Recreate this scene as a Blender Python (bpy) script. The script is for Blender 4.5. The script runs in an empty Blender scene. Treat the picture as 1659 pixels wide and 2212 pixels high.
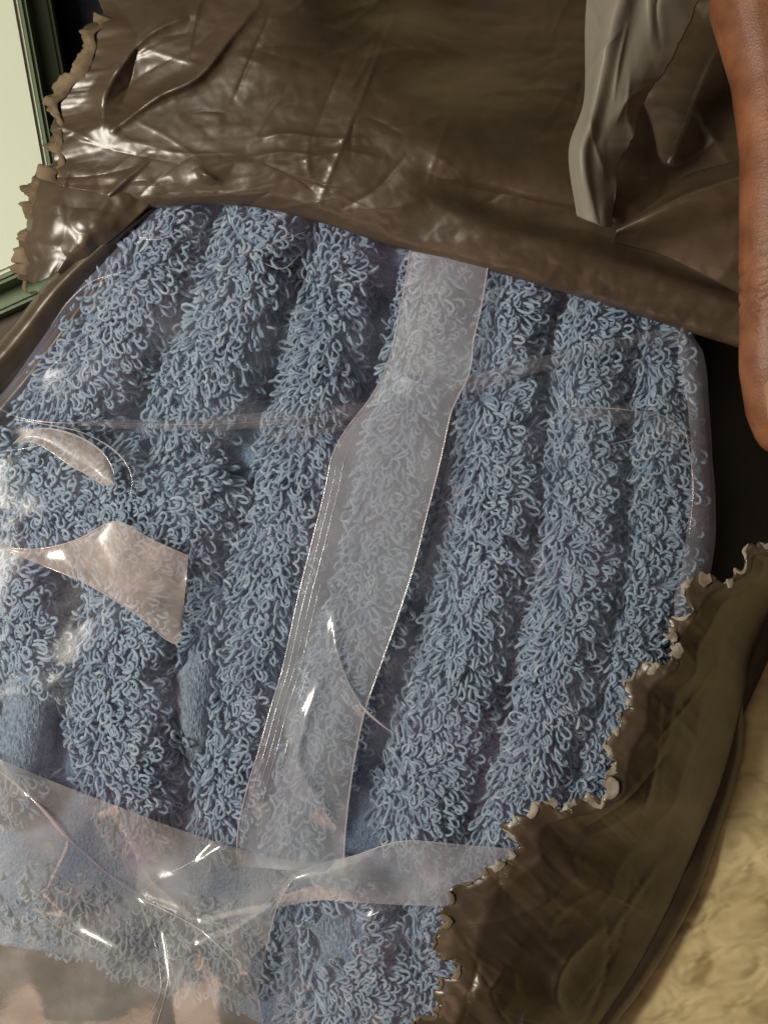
import bpy, bmesh, math, random
import numpy as np
from mathutils import Vector, Matrix
from mathutils.geometry import delaunay_2d_cdt

SC = bpy.context.scene
COL = SC.collection
rng = np.random.default_rng(7)
random.seed(7)

# ------------------------------------------------------------------ camera, light, exposure
CAM_Z = 0.455         # camera height above the floor
REF_Z = 0.055         # height of the packed towels' top
U = 0.25 / 1659.0     # one layout unit in metres at REF_Z (0.15 mm)

cam_d = bpy.data.cameras.new("camera")
cam = bpy.data.objects.new("camera", cam_d)
COL.objects.link(cam)
cam.location = (0, 0, CAM_Z)
cam.rotation_euler = (0, 0, 0)
cam_d.sensor_fit = 'VERTICAL'
cam_d.sensor_height = 36.0
cam_d.lens = 36.0 * (CAM_Z - REF_Z) / (2212 * U)
cam_d.clip_start = 0.01
cam_d.clip_end = 50
cam_d.dof.use_dof = True
cam_d.dof.focus_distance = CAM_Z - REF_Z - 0.002
cam_d.dof.aperture_fstop = 16
SC.camera = cam

w = bpy.data.worlds.new("World")
SC.world = w
w.use_nodes = True
w.node_tree.nodes["Background"].inputs[0].default_value = (1.0, 0.86, 0.72, 1)
w.node_tree.nodes["Background"].inputs[1].default_value = 0.03


def area(name, loc, target, sx, sy, power, col):
    d = bpy.data.lights.new(name, 'AREA')
    d.shape = 'RECTANGLE'
    d.size, d.size_y = sx, sy
    d.energy = power
    d.color = col
    o = bpy.data.objects.new(name, d)
    COL.objects.link(o)
    o.location = loc
    o.rotation_euler = (Vector(target) - Vector(loc)).to_track_quat('-Z', 'Y').to_euler()
    return o


area("ceiling_lamp", (-0.53, 0.03, 0.62), (0, 0, 0.05), 0.24, 0.16, 6.5, (1.0, 0.93, 0.80))
area("soft_fill_panel", (-0.75, 0.55, 1.6), (0, 0, 0.05), 1.3, 1.0, 4.6, (1.0, 0.86, 0.68))  # added broad panel for soft fill and sheen, in place of ceiling bounce
area("warm_sheen_fill", (-0.35, -1.25, 1.0), (0, 0, 0.1), 0.55, 0.55, 2.0, (1.0, 0.62, 0.42))  # added reddish light, put in only for warm sheens on the plastic

SC.view_settings.view_transform = 'Standard'
SC.view_settings.look = 'None'
SC.view_settings.gamma = 1
SC.view_settings.exposure = -0.08
SC.render.engine = 'CYCLES'
SC.cycles.transparent_max_bounces = 24
SC.cycles.max_bounces = 8
SC.cycles.caustics_reflective = False
SC.cycles.caustics_refractive = False
SC.cycles.use_denoising = True


# ------------------------------------------------------------------ helpers
def to_world(p):
    """layout units (x right, y down, h up from the towels' top) -> metres"""
    p = np.asarray(p, float)
    z = REF_Z + p[..., 2] * U
    k = U * (CAM_Z - z) / (CAM_Z - REF_Z)
    return np.stack([(p[..., 0] - 829.5) * k, -(p[..., 1] - 1106.0) * k, z], -1)


def crom(P, n):
    """Catmull-Rom through the points P, resampled to n points by arc length"""
    P = np.asarray(P, float)
    if len(P) == 1:
        return np.repeat(P, n, 0)
    Q = np.vstack([2 * P[0] - P[1], P, 2 * P[-1] - P[-2]])
    out = []
    m = 16
    for i in range(len(P) - 1):
        p0, p1, p2, p3 = Q[i:i + 4]
        t = np.linspace(0, 1, m, endpoint=False)[:, None]
        out.append(0.5 * (2 * p1 + (p2 - p0) * t + (2 * p0 - 5 * p1 + 4 * p2 - p3) * t ** 2 + (3 * p1 - p0 - 3 * p2 + p3) * t ** 3))
    out.append(P[-1:])
    out = np.vstack(out)
    d = np.r_[0, np.cumsum(np.linalg.norm(np.diff(out[:, :2], axis=0), axis=1) + 1e-6)]
    s = np.linspace(0, d[-1], n)
    return np.stack([np.interp(s, d, out[:, k]) for k in range(out.shape[1])], 1)


def crom_u(P, n):
    """Catmull-Rom with uniform parameter, P has shape (k, m, 3): n rows"""
    P = np.asarray(P, float)
    Q = np.concatenate([2 * P[:1] - P[1:2], P, 2 * P[-1:] - P[-2:-1]])
    out = []
    for s in np.linspace(0, len(P) - 1, n):
        i = min(int(s), len(P) - 2)
        t = s - i
        p0, p1, p2, p3 = Q[i:i + 4]
        out.append(0.5 * (2 * p1 + (p2 - p0) * t + (2 * p0 - 5 * p1 + 4 * p2 - p3) * t ** 2 + (3 * p1 - p0 - 3 * p2 + p3) * t ** 3))
    return np.array(out)


def loft(rows, nu, nv, sharp=False):
    R = np.array([crom(r, nu) for r in rows])
    if sharp:                                  # flat panels with folded edges between them
        s = np.linspace(0, len(R) - 1, nv)
        i = np.minimum(s.astype(int), len(R) - 2)
        f = (s - i)[:, None, None]
        G = R[i] * (1 - f) + R[i + 1] * f
        G[1:-1] = 0.5 * G[1:-1] + 0.25 * (G[:-2] + G[2:])
        return G
    return crom_u(R, nv)


def _hash(ix, iy, seed):
    n = (ix.astype(np.int64) * 374761393 + iy.astype(np.int64) * 668265263 + seed * 1442695041) & 0x7fffffff
    n = ((n ^ (n >> 13)) * 1274126177) & 0x7fffffff
    n = (n ^ (n >> 16)) & 0xffff
    return n / 65535.0


def vnoise(x, y, seed=0):
    ix, iy = np.floor(x), np.floor(y)
    fx, fy = x - ix, y - iy
    fx, fy = fx * fx * (3 - 2 * fx), fy * fy * (3 - 2 * fy)
    a, b = _hash(ix, iy, seed), _hash(ix + 1, iy, seed)
    c, d = _hash(ix, iy + 1, seed), _hash(ix + 1, iy + 1, seed)
    return (a + (b - a) * fx) * (1 - fy) + (c + (d - c) * fx) * fy


def fbm(x, y, seed=0, o=3):
    return sum(0.5 ** k * (vnoise(x * 2 ** k, y * 2 ** k, seed + 11 * k) - 0.5) for k in range(o))


def facet(x, y, seed=0):
    """flat facets with sharp creases, -0.5..0.5"""
    wx = x + 0.9 * (vnoise(x * 0.6, y * 0.6, seed + 5) - .5)
    wy = y + 0.9 * (vnoise(x * 0.6, y * 0.6, seed + 6) - .5)
    sx, sy = wx + 0.57735 * wy, 1.1547 * wy
    ix, iy = np.floor(sx), np.floor(sy)
    fx, fy = sx - ix, sy - iy
    h00, h11 = _hash(ix, iy, seed), _hash(ix + 1, iy + 1, seed)
    h10, h01 = _hash(ix + 1, iy, seed), _hash(ix, iy + 1, seed)
    lo = h00 + fx * (h10 - h00) + fy * (h11 - h10)
    hi = h00 + fy * (h01 - h00) + fx * (h11 - h01)
    return np.where(fx > fy, lo, hi) - 0.5


def seg_dist(x, y, P):
    """distance to a polyline and the position along it, 0..1"""
    P = np.asarray(P, float)
    best = np.full(np.shape(x), 1e9)
    tt = np.zeros(np.shape(x))
    L = np.r_[0, np.cumsum(np.linalg.norm(np.diff(P[:, :2], axis=0), axis=1))]
    for i in range(len(P) - 1):
        a, b = P[i, :2], P[i + 1, :2]
        v = b - a
        t = np.clip(((x - a[0]) * v[0] + (y - a[1]) * v[1]) / (v @ v), 0, 1)
        d = np.hypot(x - a[0] - t * v[0], y - a[1] - t * v[1])
        m = d < best
        best = np.where(m, d, best)
        tt = np.where(m, (L[i] + t * (L[i + 1] - L[i])) / L[-1], tt)
    return best, tt


def add_creases(G, creases):
    for P, amp, wd in creases:
        C = crom([(p[0], p[1], 0) for p in P], 40)
        d, t = seg_dist(G[..., 0], G[..., 1], C)
        fade = np.sin(np.pi * np.clip(t, 0.04, 0.96)) ** 0.5
        G[..., 2] += amp * fade * (0.75 * np.exp(-d / wd) + 0.25 / (1 + (d / (2 * wd)) ** 2))
    return G


def new_mesh(name, V, F, smooth=True):
    me = bpy.data.meshes.new(name)
    V = np.ascontiguousarray(V, np.float32)
    F = np.ascontiguousarray(F, np.int32)
    n, k = F.shape
    me.vertices.add(len(V))
    me.vertices.foreach_set("co", V.ravel())
    me.loops.add(n * k)
    me.loops.foreach_set("vertex_index", F.ravel())
    me.polygons.add(n)
    me.polygons.foreach_set("loop_start", np.arange(0, n * k, k, dtype=np.int32))
    me.polygons.foreach_set("loop_total", np.full(n, k, np.int32))
    me.polygons.foreach_set("use_smooth", np.full(n, smooth, bool))
    me.update(calc_edges=True)
    me.validate()
    return me


def grid_faces(nv, nu, wrap=False):
    a = np.arange(nv * nu).reshape(nv, nu)
    if wrap:
        a = np.concatenate([a, a[:, :1]], 1)
    return np.stack([a[:-1, :-1], a[:-1, 1:], a[1:, 1:], a[1:, :-1]], -1).reshape(-1, 4)


def thing(name, label, cat, loc=(0, 0, 0), group=None):
    o = bpy.data.objects.new(name, None)
    o.empty_display_size = 0.01
    COL.objects.link(o)
    o.location = loc
    o["label"] = label
    o["category"] = cat
    if group:
        o["group"] = group
    return o


def part(name, me, mat, parent=None, label=None, kind=None):
    o = bpy.data.objects.new(name, me)
    COL.objects.link(o)
    me.materials.clear()
    me.materials.append(mat)
    if parent is not None:
        p, off = parent, Vector((0, 0, 0))
        while p is not None:
            off += p.location
            p = p.parent
        me.transform(Matrix.Translation(-off))
        o.parent = parent
    if label:
        o["label"] = label
    if kind:
        o["kind"] = kind
    return o


def sheet(name, G, mat, parent, thick=0.0, **kw):
    """a film from a (nv, nu, 3) grid of layout points"""
    nv, nu = G.shape[:2]
    me = new_mesh(name, to_world(G).reshape(-1, 3), grid_faces(nv, nu)[:, ::-1])
    o = part(name, me, mat, parent, **kw)
    if thick:
        m = o.modifiers.new("thickness", 'SOLIDIFY')
        m.thickness = thick
        m.offset = -1
    return o


def tube(name, P, r, mat, parent, sides=6, n=None, ends=0.0, **kw):
    """a bead of film along layout points"""
    C = to_world(crom(P, n or max(8, len(P) * 8)))
    n = len(C)
    T = np.gradient(C, axis=0)
    T /= np.linalg.norm(T, axis=1)[:, None]
    up = np.array([0, 0, 1.0])
    A = np.cross(T, up)
    A /= np.linalg.norm(A, axis=1)[:, None] + 1e-9
    B = np.cross(A, T)
    s = np.linspace(0, 1, n)
    if ends > 0.5:
        rr = r * U * np.ones(n)
    else:                                   # a bead that swells and fades, as a glint does
        rr = r * U * (0.15 + 1.1 * np.sin(np.pi * s) ** 0.8 * vnoise(s * n / 9.0, 0 * s + r, int(P[0][0]) & 1023))
    a = np.linspace(0, 2 * np.pi, sides, endpoint=False)
    V = C[:, None] + rr[:, None, None] * (np.cos(a)[None, :, None] * A[:, None] + np.sin(a)[None, :, None] * B[:, None])
    me = new_mesh(name, V.reshape(-1, 3), grid_faces(n, sides, True))
    return part(name, me, mat, parent, **kw)


# ------------------------------------------------------------------ materials
def mat_new(name):
    m = bpy.data.materials.new(name)
    m.use_nodes = True
    nt = m.node_tree
    nt.nodes.clear()
    out = nt.nodes.new("ShaderNodeOutputMaterial")
    return m, nt, out


def N(nt, typ, **kw):
    n = nt.nodes.new("ShaderNode" + typ)
    for k, v in kw.items():
        if k in ("operation", "blend_type", "data_type", "attribute_name", "noise_dimensions", "feature", "distance"):
            setattr(n, k, v)
        else:
            n.inputs[k.replace("_", " ")].default_value = v
    return n


def ramp(nt, fac, stops):
    r = nt.nodes.new("ShaderNodeValToRGB")
    e = r.color_ramp.elements
    e[0].position, e[0].color = stops[0][0], (*stops[0][1], 1)
    e[1].position, e[1].color = stops[1][0], (*stops[1][1], 1)
    for p, c in stops[2:]:
        x = e.new(p)
        x.color = (*c, 1)
    nt.links.new(fac, r.inputs[0])
    return r


def noise(nt, scale, detail=3, rough=0.55, stretch=None):
    tc = nt.nodes.new("ShaderNodeNewGeometry")
    src = tc.outputs["Position"]
    if stretch:
        mp = nt.nodes.new("ShaderNodeMapping")
        mp.inputs["Scale"].default_value = stretch[0]
        mp.inputs["Rotation"].default_value = stretch[1]
        nt.links.new(src, mp.inputs[0])
        src = mp.outputs[0]
    n = N(nt, "TexNoise", Scale=scale, Detail=detail, Roughness=rough)
    nt.links.new(src, n.inputs["Vector"])
    return n


def bump(nt, height, strength, dist):
    b = N(nt, "Bump", Strength=strength, Distance=dist)
    nt.links.new(height, b.inputs["Height"])
    return b


def principled_mat(name, stops, nscale, rough, bumps=(), sheen=0.0, spec=0.5, stretch=None, transl=None, coat=0.0, crinkle=None, coat_rough=0.30):
    m, nt, out = mat_new(name)
    p = nt.nodes.new("ShaderNodeBsdfPrincipled")
    nz = noise(nt, nscale, 4, 0.6, stretch)
    r = ramp(nt, nz.outputs["Fac"], stops)
    nt.links.new(r.outputs[0], p.inputs["Base Color"])
    p.inputs["Roughness"].default_value = rough
    p.inputs["Specular IOR Level"].default_value = spec
    if sheen:
        p.inputs["Sheen Weight"].default_value = sheen
        p.inputs["Sheen Roughness"].default_value = 0.45
    if coat:
        p.inputs["Coat Weight"].default_value = coat
        p.inputs["Coat Roughness"].default_value = coat_rough
    last = None
    if crinkle:
        for sc, st in crinkle:
            wn = noise(nt, sc * 0.7, 2, 0.5)
            gp = nt.nodes.new("ShaderNodeNewGeometry")
            va = N(nt, "VectorMath", operation='MULTIPLY_ADD')
            nt.links.new(wn.outputs["Color"], va.inputs[0])
            va.inputs[1].default_value = (0.6 / sc,) * 3
            nt.links.new(gp.outputs["Position"], va.inputs[2])
            vo = N(nt, "TexVoronoi", Scale=sc)
            nt.links.new(va.outputs[0], vo.inputs["Vector"])
            b = bump(nt, vo.outputs["Distance"], st, 0.35 / sc)
            if last:
                nt.links.new(last.outputs[0], b.inputs["Normal"])
            last = b
    for sc, st, dist in bumps:
        n2 = noise(nt, sc, 3, 0.6)
        b = bump(nt, n2.outputs["Fac"], st, dist)
        if last:
            nt.links.new(last.outputs[0], b.inputs["Normal"])
        last = b
    if last:
        nt.links.new(last.outputs[0], p.inputs["Normal"])
        if coat:
            nt.links.new(last.outputs[0], p.inputs["Coat Normal"])
    sh = p.outputs[0]
    if transl:
        t = N(nt, "BsdfTranslucent")
        nt.links.new(r.outputs[0], t.inputs[0])
        mx = N(nt, "MixShader", Fac=transl)
        nt.links.new(sh, mx.inputs[1])
        nt.links.new(t.outputs[0], mx.inputs[2])
        sh = mx.outputs[0]
    nt.links.new(sh, out.inputs[0])
    return m


def film_mat(name, haze, tint=(0.86, 0.87, 0.90), rough=0.13, refl=0.06, var=0.5, bump_st=0.06, pink=0.12):
    """cloudy polythene: clear, a little milky, glossy on both sides"""
    m, nt, out = mat_new(name)
    nz = noise(nt, 55, 4, 0.6)
    mr = N(nt, "MapRange")
    nt.links.new(nz.outputs["Fac"], mr.inputs[0])
    mr.inputs[1].default_value, mr.inputs[2].default_value = 0.3, 0.7
    mr.inputs[3].default_value, mr.inputs[4].default_value = haze * (1 - var), haze * (1 + var)
    n2 = noise(nt, 260, 3, 0.6)
    b = bump(nt, n2.outputs["Fac"], bump_st, 0.0012)
    tr = N(nt, "BsdfTransparent", Color=(0.97, 0.975, 0.98, 1))
    df = N(nt, "BsdfDiffuse", Color=(*tint, 1))
    tl = N(nt, "BsdfTranslucent", Color=(*tint, 1))
    n3 = noise(nt, 16, 2, 0.5)
    rt = ramp(nt, n3.outputs["Fac"], [(0.42, tint), (0.66, (min(1, tint[0] * (1 + pink)), tint[1] * (1 - pink), tint[2] * 0.97))])
    nt.links.new(rt.outputs[0], df.inputs[0])
    nt.links.new(rt.outputs[0], tl.inputs[0])
    mx0 = N(nt, "MixShader", Fac=0.35)
    nt.links.new(df.outputs[0], mx0.inputs[1])
    nt.links.new(tl.outputs[0], mx0.inputs[2])
    # a film seen at a slant is milkier
    lw = N(nt, "LayerWeight", Blend=0.5)
    pw = N(nt, "Math", operation='POWER')
    nt.links.new(lw.outputs["Facing"], pw.inputs[0])
    pw.inputs[1].default_value = 3.0
    ma = N(nt, "Math", operation='MULTIPLY_ADD')
    nt.links.new(pw.outputs[0], ma.inputs[0])
    ma.inputs[1].default_value = 0.6
    nt.links.new(mr.outputs[0], ma.inputs[2])
    mx1 = N(nt, "MixShader")
    nt.links.new(ma.outputs[0], mx1.inputs[0])
    nt.links.new(tr.outputs[0], mx1.inputs[1])
    nt.links.new(mx0.outputs[0], mx1.inputs[2])
    gl = N(nt, "BsdfGlossy", Color=(1, 1, 1, 1), Roughness=rough)
    nt.links.new(b.outputs[0], gl.inputs["Normal"])
    fr = N(nt, "Math", operation='MULTIPLY_ADD')
    nt.links.new(pw.outputs[0], fr.inputs[0])
    fr.inputs[1].default_value = 0.35
    fr.inputs[2].default_value = refl
    mx2 = N(nt, "MixShader")
    nt.links.new(fr.outputs[0], mx2.inputs[0])
    nt.links.new(mx1.outputs[0], mx2.inputs[1])
    nt.links.new(gl.outputs[0], mx2.inputs[2])
    nt.links.new(mx2.outputs[0], out.inputs[0])
    return m


def pile_mat():
    m, nt, out = mat_new("terry_yarn")
    p = nt.nodes.new("ShaderNodeBsdfPrincipled")
    at = N(nt, "Attribute", attribute_name="tint")
    r = ramp(nt, at.outputs["Fac"], [(0.0, (0.27, 0.375, 0.52)), (1.0, (0.64, 0.73, 0.81)), (0.5, (0.44, 0.56, 0.69))])
    nt.links.new(r.outputs[0], p.inputs["Base Color"])
    p.inputs["Roughness"].default_value = 0.9
    p.inputs["Specular IOR Level"].default_value = 0.1
    p.inputs["Sheen Weight"].default_value = 1.0
    p.inputs["Sheen Roughness"].default_value = 0.35
    p.inputs["Sheen Tint"].default_value = (0.85, 0.92, 1.0, 1)
    n2 = noise(nt, 3200, 2, 0.6)
    b = bump(nt, n2.outputs["Fac"], 0.5, 0.0003)
    nt.links.new(b.outputs[0], p.inputs["Normal"])
    t = N(nt, "BsdfTranslucent")
    nt.links.new(r.outputs[0], t.inputs[0])
    mx = N(nt, "MixShader", Fac=0.38)
    nt.links.new(p.outputs[0], mx.inputs[1])
    nt.links.new(t.outputs[0], mx.inputs[2])
    nt.links.new(mx.outputs[0], out.inputs[0])
    return m


def weave_mat():
    m, nt, out = mat_new("woven_hem")
    p = nt.nodes.new("ShaderNodeBsdfPrincipled")
    wv = noise(nt, 1.0, 2, 0.5, ((1300, 420, 500), (0, 0, 0.5)))
    nz = noise(nt, 900, 3)
    ad = N(nt, "Math", operation='ADD')
    nt.links.new(wv.outputs["Fac"], ad.inputs[0])
    nt.links.new(nz.outputs["Fac"], ad.inputs[1])
    ml = N(nt, "Math", operation='MULTIPLY')
    nt.links.new(ad.outputs[0], ml.inputs[0])
    ml.inputs[1].default_value = 0.5
    r = ramp(nt, ml.outputs[0], [(0.38, (0.07, 0.11, 0.17)), (0.66, (0.30, 0.38, 0.48))])
    nt.links.new(r.outputs[0], p.inputs["Base Color"])
    p.inputs["Roughness"].default_value = 0.9
    p.inputs["Sheen Weight"].default_value = 0.4
    b = bump(nt, ml.outputs[0], 1.0, 0.002)
    nt.links.new(b.outputs[0], p.inputs["Normal"])
    nt.links.new(p.outputs[0], out.inputs[0])
    return m


M = {}
M['pile'] = pile_mat()
M['weave'] = weave_mat()
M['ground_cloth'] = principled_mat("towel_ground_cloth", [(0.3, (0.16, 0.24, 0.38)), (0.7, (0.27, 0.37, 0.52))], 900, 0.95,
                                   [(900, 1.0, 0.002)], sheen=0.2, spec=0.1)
M['film'] = film_mat("clear_film", 0.062, tint=(0.70, 0.77, 1.0), rough=0.2, refl=0.012, var=0.8, pink=0.14)
M['film_low'] = film_mat("clear_film_over_lower_towel", 0.11, tint=(0.76, 0.80, 0.96), rough=0.16, refl=0.025)
M['film_flap'] = film_mat("milky_folded_film", 0.34, tint=(0.80, 0.82, 0.88), rough=0.16, refl=0.08)
M['film_strip'] = film_mat("milky_seal_strip", 0.34, tint=(0.76, 0.80, 0.88), rough=0.17, refl=0.06, var=0.25, bump_st=0.05, pink=0.05)
M['film_fold_or_glare'] = film_mat("peach_glare_film", 0.36, tint=(0.98, 0.84, 0.76), rough=0.2, refl=0.05, pink=0.03)  # peach haze painted in for light reflected off the film
M['bead'] = film_mat("film_bead", 0.40, tint=(0.9, 0.9, 0.88), rough=0.15, refl=0.12, var=0.1)  # pale milky beads; along creases they stand in for glints
M['mailer'] = principled_mat("taupe_mailer_film", [(0.3, (0.056, 0.039, 0.025)), (0.7, (0.094, 0.066, 0.043))], 22, 0.36,
                             [(420, 0.05, 0.0008)], spec=0.5, stretch=((1, 3.5, 1), (0, 0, 0.35)), transl=0.04, coat=0.5, crinkle=[(60, 0.04), (170, 0.05)])
M['mailer_in'] = principled_mat("mailer_inner_film", [(0.3, (0.06, 0.047, 0.033)), (0.7, (0.085, 0.066, 0.047))], 25, 0.5,
                                [(70, 0.1, 0.004)], spec=0.25)
M['mailer_grey'] = principled_mat("pale_grey_inner_film", [(0.3, (0.28, 0.26, 0.21)), (0.7, (0.36, 0.33, 0.27))], 25, 0.42,
                                  [(50, 0.05, 0.003)], spec=0.4, transl=0.35)
M['torn'] = principled_mat("torn_film_edge", [(0.35, (0.20, 0.165, 0.12)), (0.65, (0.50, 0.46, 0.39))], 160, 0.6,
                           [(300, 0.2, 0.001)], spec=0.25, transl=0.25)
M['torn_tan'] = principled_mat("thin_torn_film", [(0.35, (0.15, 0.108, 0.064)), (0.65, (0.29, 0.22, 0.14))], 120, 0.6,
                               [(300, 0.2, 0.001)], spec=0.25, transl=0.35)


# ------------------------------------------------------------------ setting: the floor
def floor_mat():
    m, nt, out = mat_new("beige_stone_floor")
    p = nt.nodes.new("ShaderNodeBsdfPrincipled")
    n1 = noise(nt, 62, 2, 0.5, ((1, 1.8, 1), (0, 0, -0.7)))
    n1.inputs["Distortion"].default_value = 0.35
    n2 = noise(nt, 11, 3, 0.5)
    ad = N(nt, "Math", operation='MULTIPLY_ADD')
    nt.links.new(n2.outputs["Fac"], ad.inputs[0])
    ad.inputs[1].default_value = 0.6
    nt.links.new(n1.outputs["Fac"], ad.inputs[2])
    r = ramp(nt, ad.outputs[0], [(0.60, (0.33, 0.245, 0.11)), (1.0, (0.66, 0.54, 0.29)), (0.78, (0.57, 0.46, 0.24))])
    nt.links.new(r.outputs[0], p.inputs["Base Color"])
    p.inputs["Roughness"].default_value = 0.5
    b = bump(nt, n1.outputs["Fac"], 0.6, 0.006)
    nt.links.new(b.outputs[0], p.inputs["Normal"])
    nt.links.new(p.outputs[0], out.inputs[0])
    return m


M['floor'] = floor_mat()


def box_mesh(name, x0, x1, y0, y1, z0, z1, bev=0.0):
    bm = bmesh.new()
    bmesh.ops.create_cube(bm, size=1)
    for v in bm.verts:
        v.co = Vector(((x0 + x1) / 2 + v.co.x * (x1 - x0), (y0 + y1) / 2 + v.co.y * (y1 - y0), (z0 + z1) / 2 + v.co.z * (z1 - z0)))
    if bev:
        bmesh.ops.bevel(bm, geom=bm.edges[:], offset=bev, segments=2, affect='EDGES')
    me = bpy.data.meshes.new(name)
    bm.to_mesh(me)
    bm.free()
    return me


fl = part("floor", box_mesh("floor", -0.9, 0.9, -0.9, 0.9, -0.02, 0.0), M['floor'])
fl["kind"] = "structure"
fl["label"] = "mottled beige stone-look floor"

# ------------------------------------------------------------------ dark navy cloth and the cream box on it
M['navy'] = principled_mat("navy_cloth", [(0.3, (0.008, 0.008, 0.012)), (0.7, (0.018, 0.017, 0.024))], 200, 0.95, [(700, 0.6, 0.001)], spec=0.1)
gx, gy = np.meshgrid(np.linspace(-0.42, -0.045, 90), np.linspace(-0.05, 0.42, 100))
gz = 0.003 + 0.007 * (fbm(gx * 14, gy * 14, 3) + 0.5)
edge = np.minimum.reduce([gx + 0.42, -0.045 - gx, gy + 0.05, 0.42 - gy])
gz = 0.003 + gz * np.clip(edge / 0.02, 0, 1)
me = new_mesh("dark_cloth", np.stack([gx, gy, gz], -1).reshape(-1, 3), grid_faces(100, 90))
dc = part("dark_cloth", me, M['navy'])
sm = dc.modifiers.new("thickness", 'SOLIDIFY')
sm.thickness, sm.offset = 0.002, -1
dc["label"] = "dark navy cloth lying under the cream box at the top corner"
dc["category"] = "cloth"

M['cream'] = principled_mat("cream_card", [(0.3, (0.53, 0.58, 0.45)), (0.7, (0.60, 0.65, 0.52))], 6, 0.55, [(300, 0.08, 0.001)], spec=0.35)
M['green'] = principled_mat("green_card", [(0.3, (0.085, 0.125, 0.062)), (0.7, (0.115, 0.16, 0.082))], 30, 0.45, [(300, 0.1, 0.001)], spec=0.4)
M['green_pale'] = principled_mat("pale_green_card", [(0.3, (0.22, 0.30, 0.155)), (0.7, (0.27, 0.36, 0.19))], 30, 0.45, [(300, 0.1, 0.001)], spec=0.4)

# the box in layout units: lid corner, outer rim and lower tray, seen from above
H_LID = -130


def wpt(x, y, h):
    return Vector(to_world((x, y, h)))


corner = wpt(136, 535, H_LID)
e_up = (wpt(37, -15, H_LID) - corner).normalized()      # along the long green side
e_lf = Vector((e_up.y * -1, e_up.x, 0))                  # to the left of it
if e_lf.x > 0:
    e_lf = -e_lf
e_lf = (Matrix.Rotation(math.radians(14), 3, 'Z') @ e_lf)
box = thing("cream_box", "cream topped box with a green rim beside the torn mailer", "box", (corner.x, corner.y, 0.016))


def slab(name, off, ln_up, ln_lf, z0, z1, mat, bev=0.0012):
    """prism on the box's own axes; off pushes every side outward"""
    c = Vector((corner.x, corner.y, 0)) - e_up * off - e_lf * off
    P = [c, c + e_up * ln_up, c + e_up * ln_up + e_lf * ln_lf, c + e_lf * ln_lf]
    bm = bmesh.new()
    lo = [bm.verts.new((p.x, p.y, z0)) for p in P]
    hi = [bm.verts.new((p.x, p.y, z1)) for p in P]
    bm.faces.new(hi)
    bm.faces.new(lo[::-1])
    for i in range(4):
        bm.faces.new((lo[i], lo[(i + 1) % 4], hi[(i + 1) % 4], hi[i]))
    bmesh.ops.recalc_face_normals(bm, faces=bm.faces[:])
    bmesh.ops.bevel(bm, geom=bm.edges[:], offset=bev, segments=2, affect='EDGES')
    me = bpy.data.meshes.new(name)
    bm.to_mesh(me)
    bm.free()
    return part(name, me, mat, box)


zl = REF_Z + H_LID * U
slab("lid_panel", -0.0005, 0.26, 0.22, zl - 0.006, zl, M['cream'])
slab("rim", 0.0020, 0.266, 0.226, zl - 0.016, zl - 0.0015, M['green'])
slab("tray", 0.0086, 0.282, 0.242, 0.016, zl - 0.012, M['green'])


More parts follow.
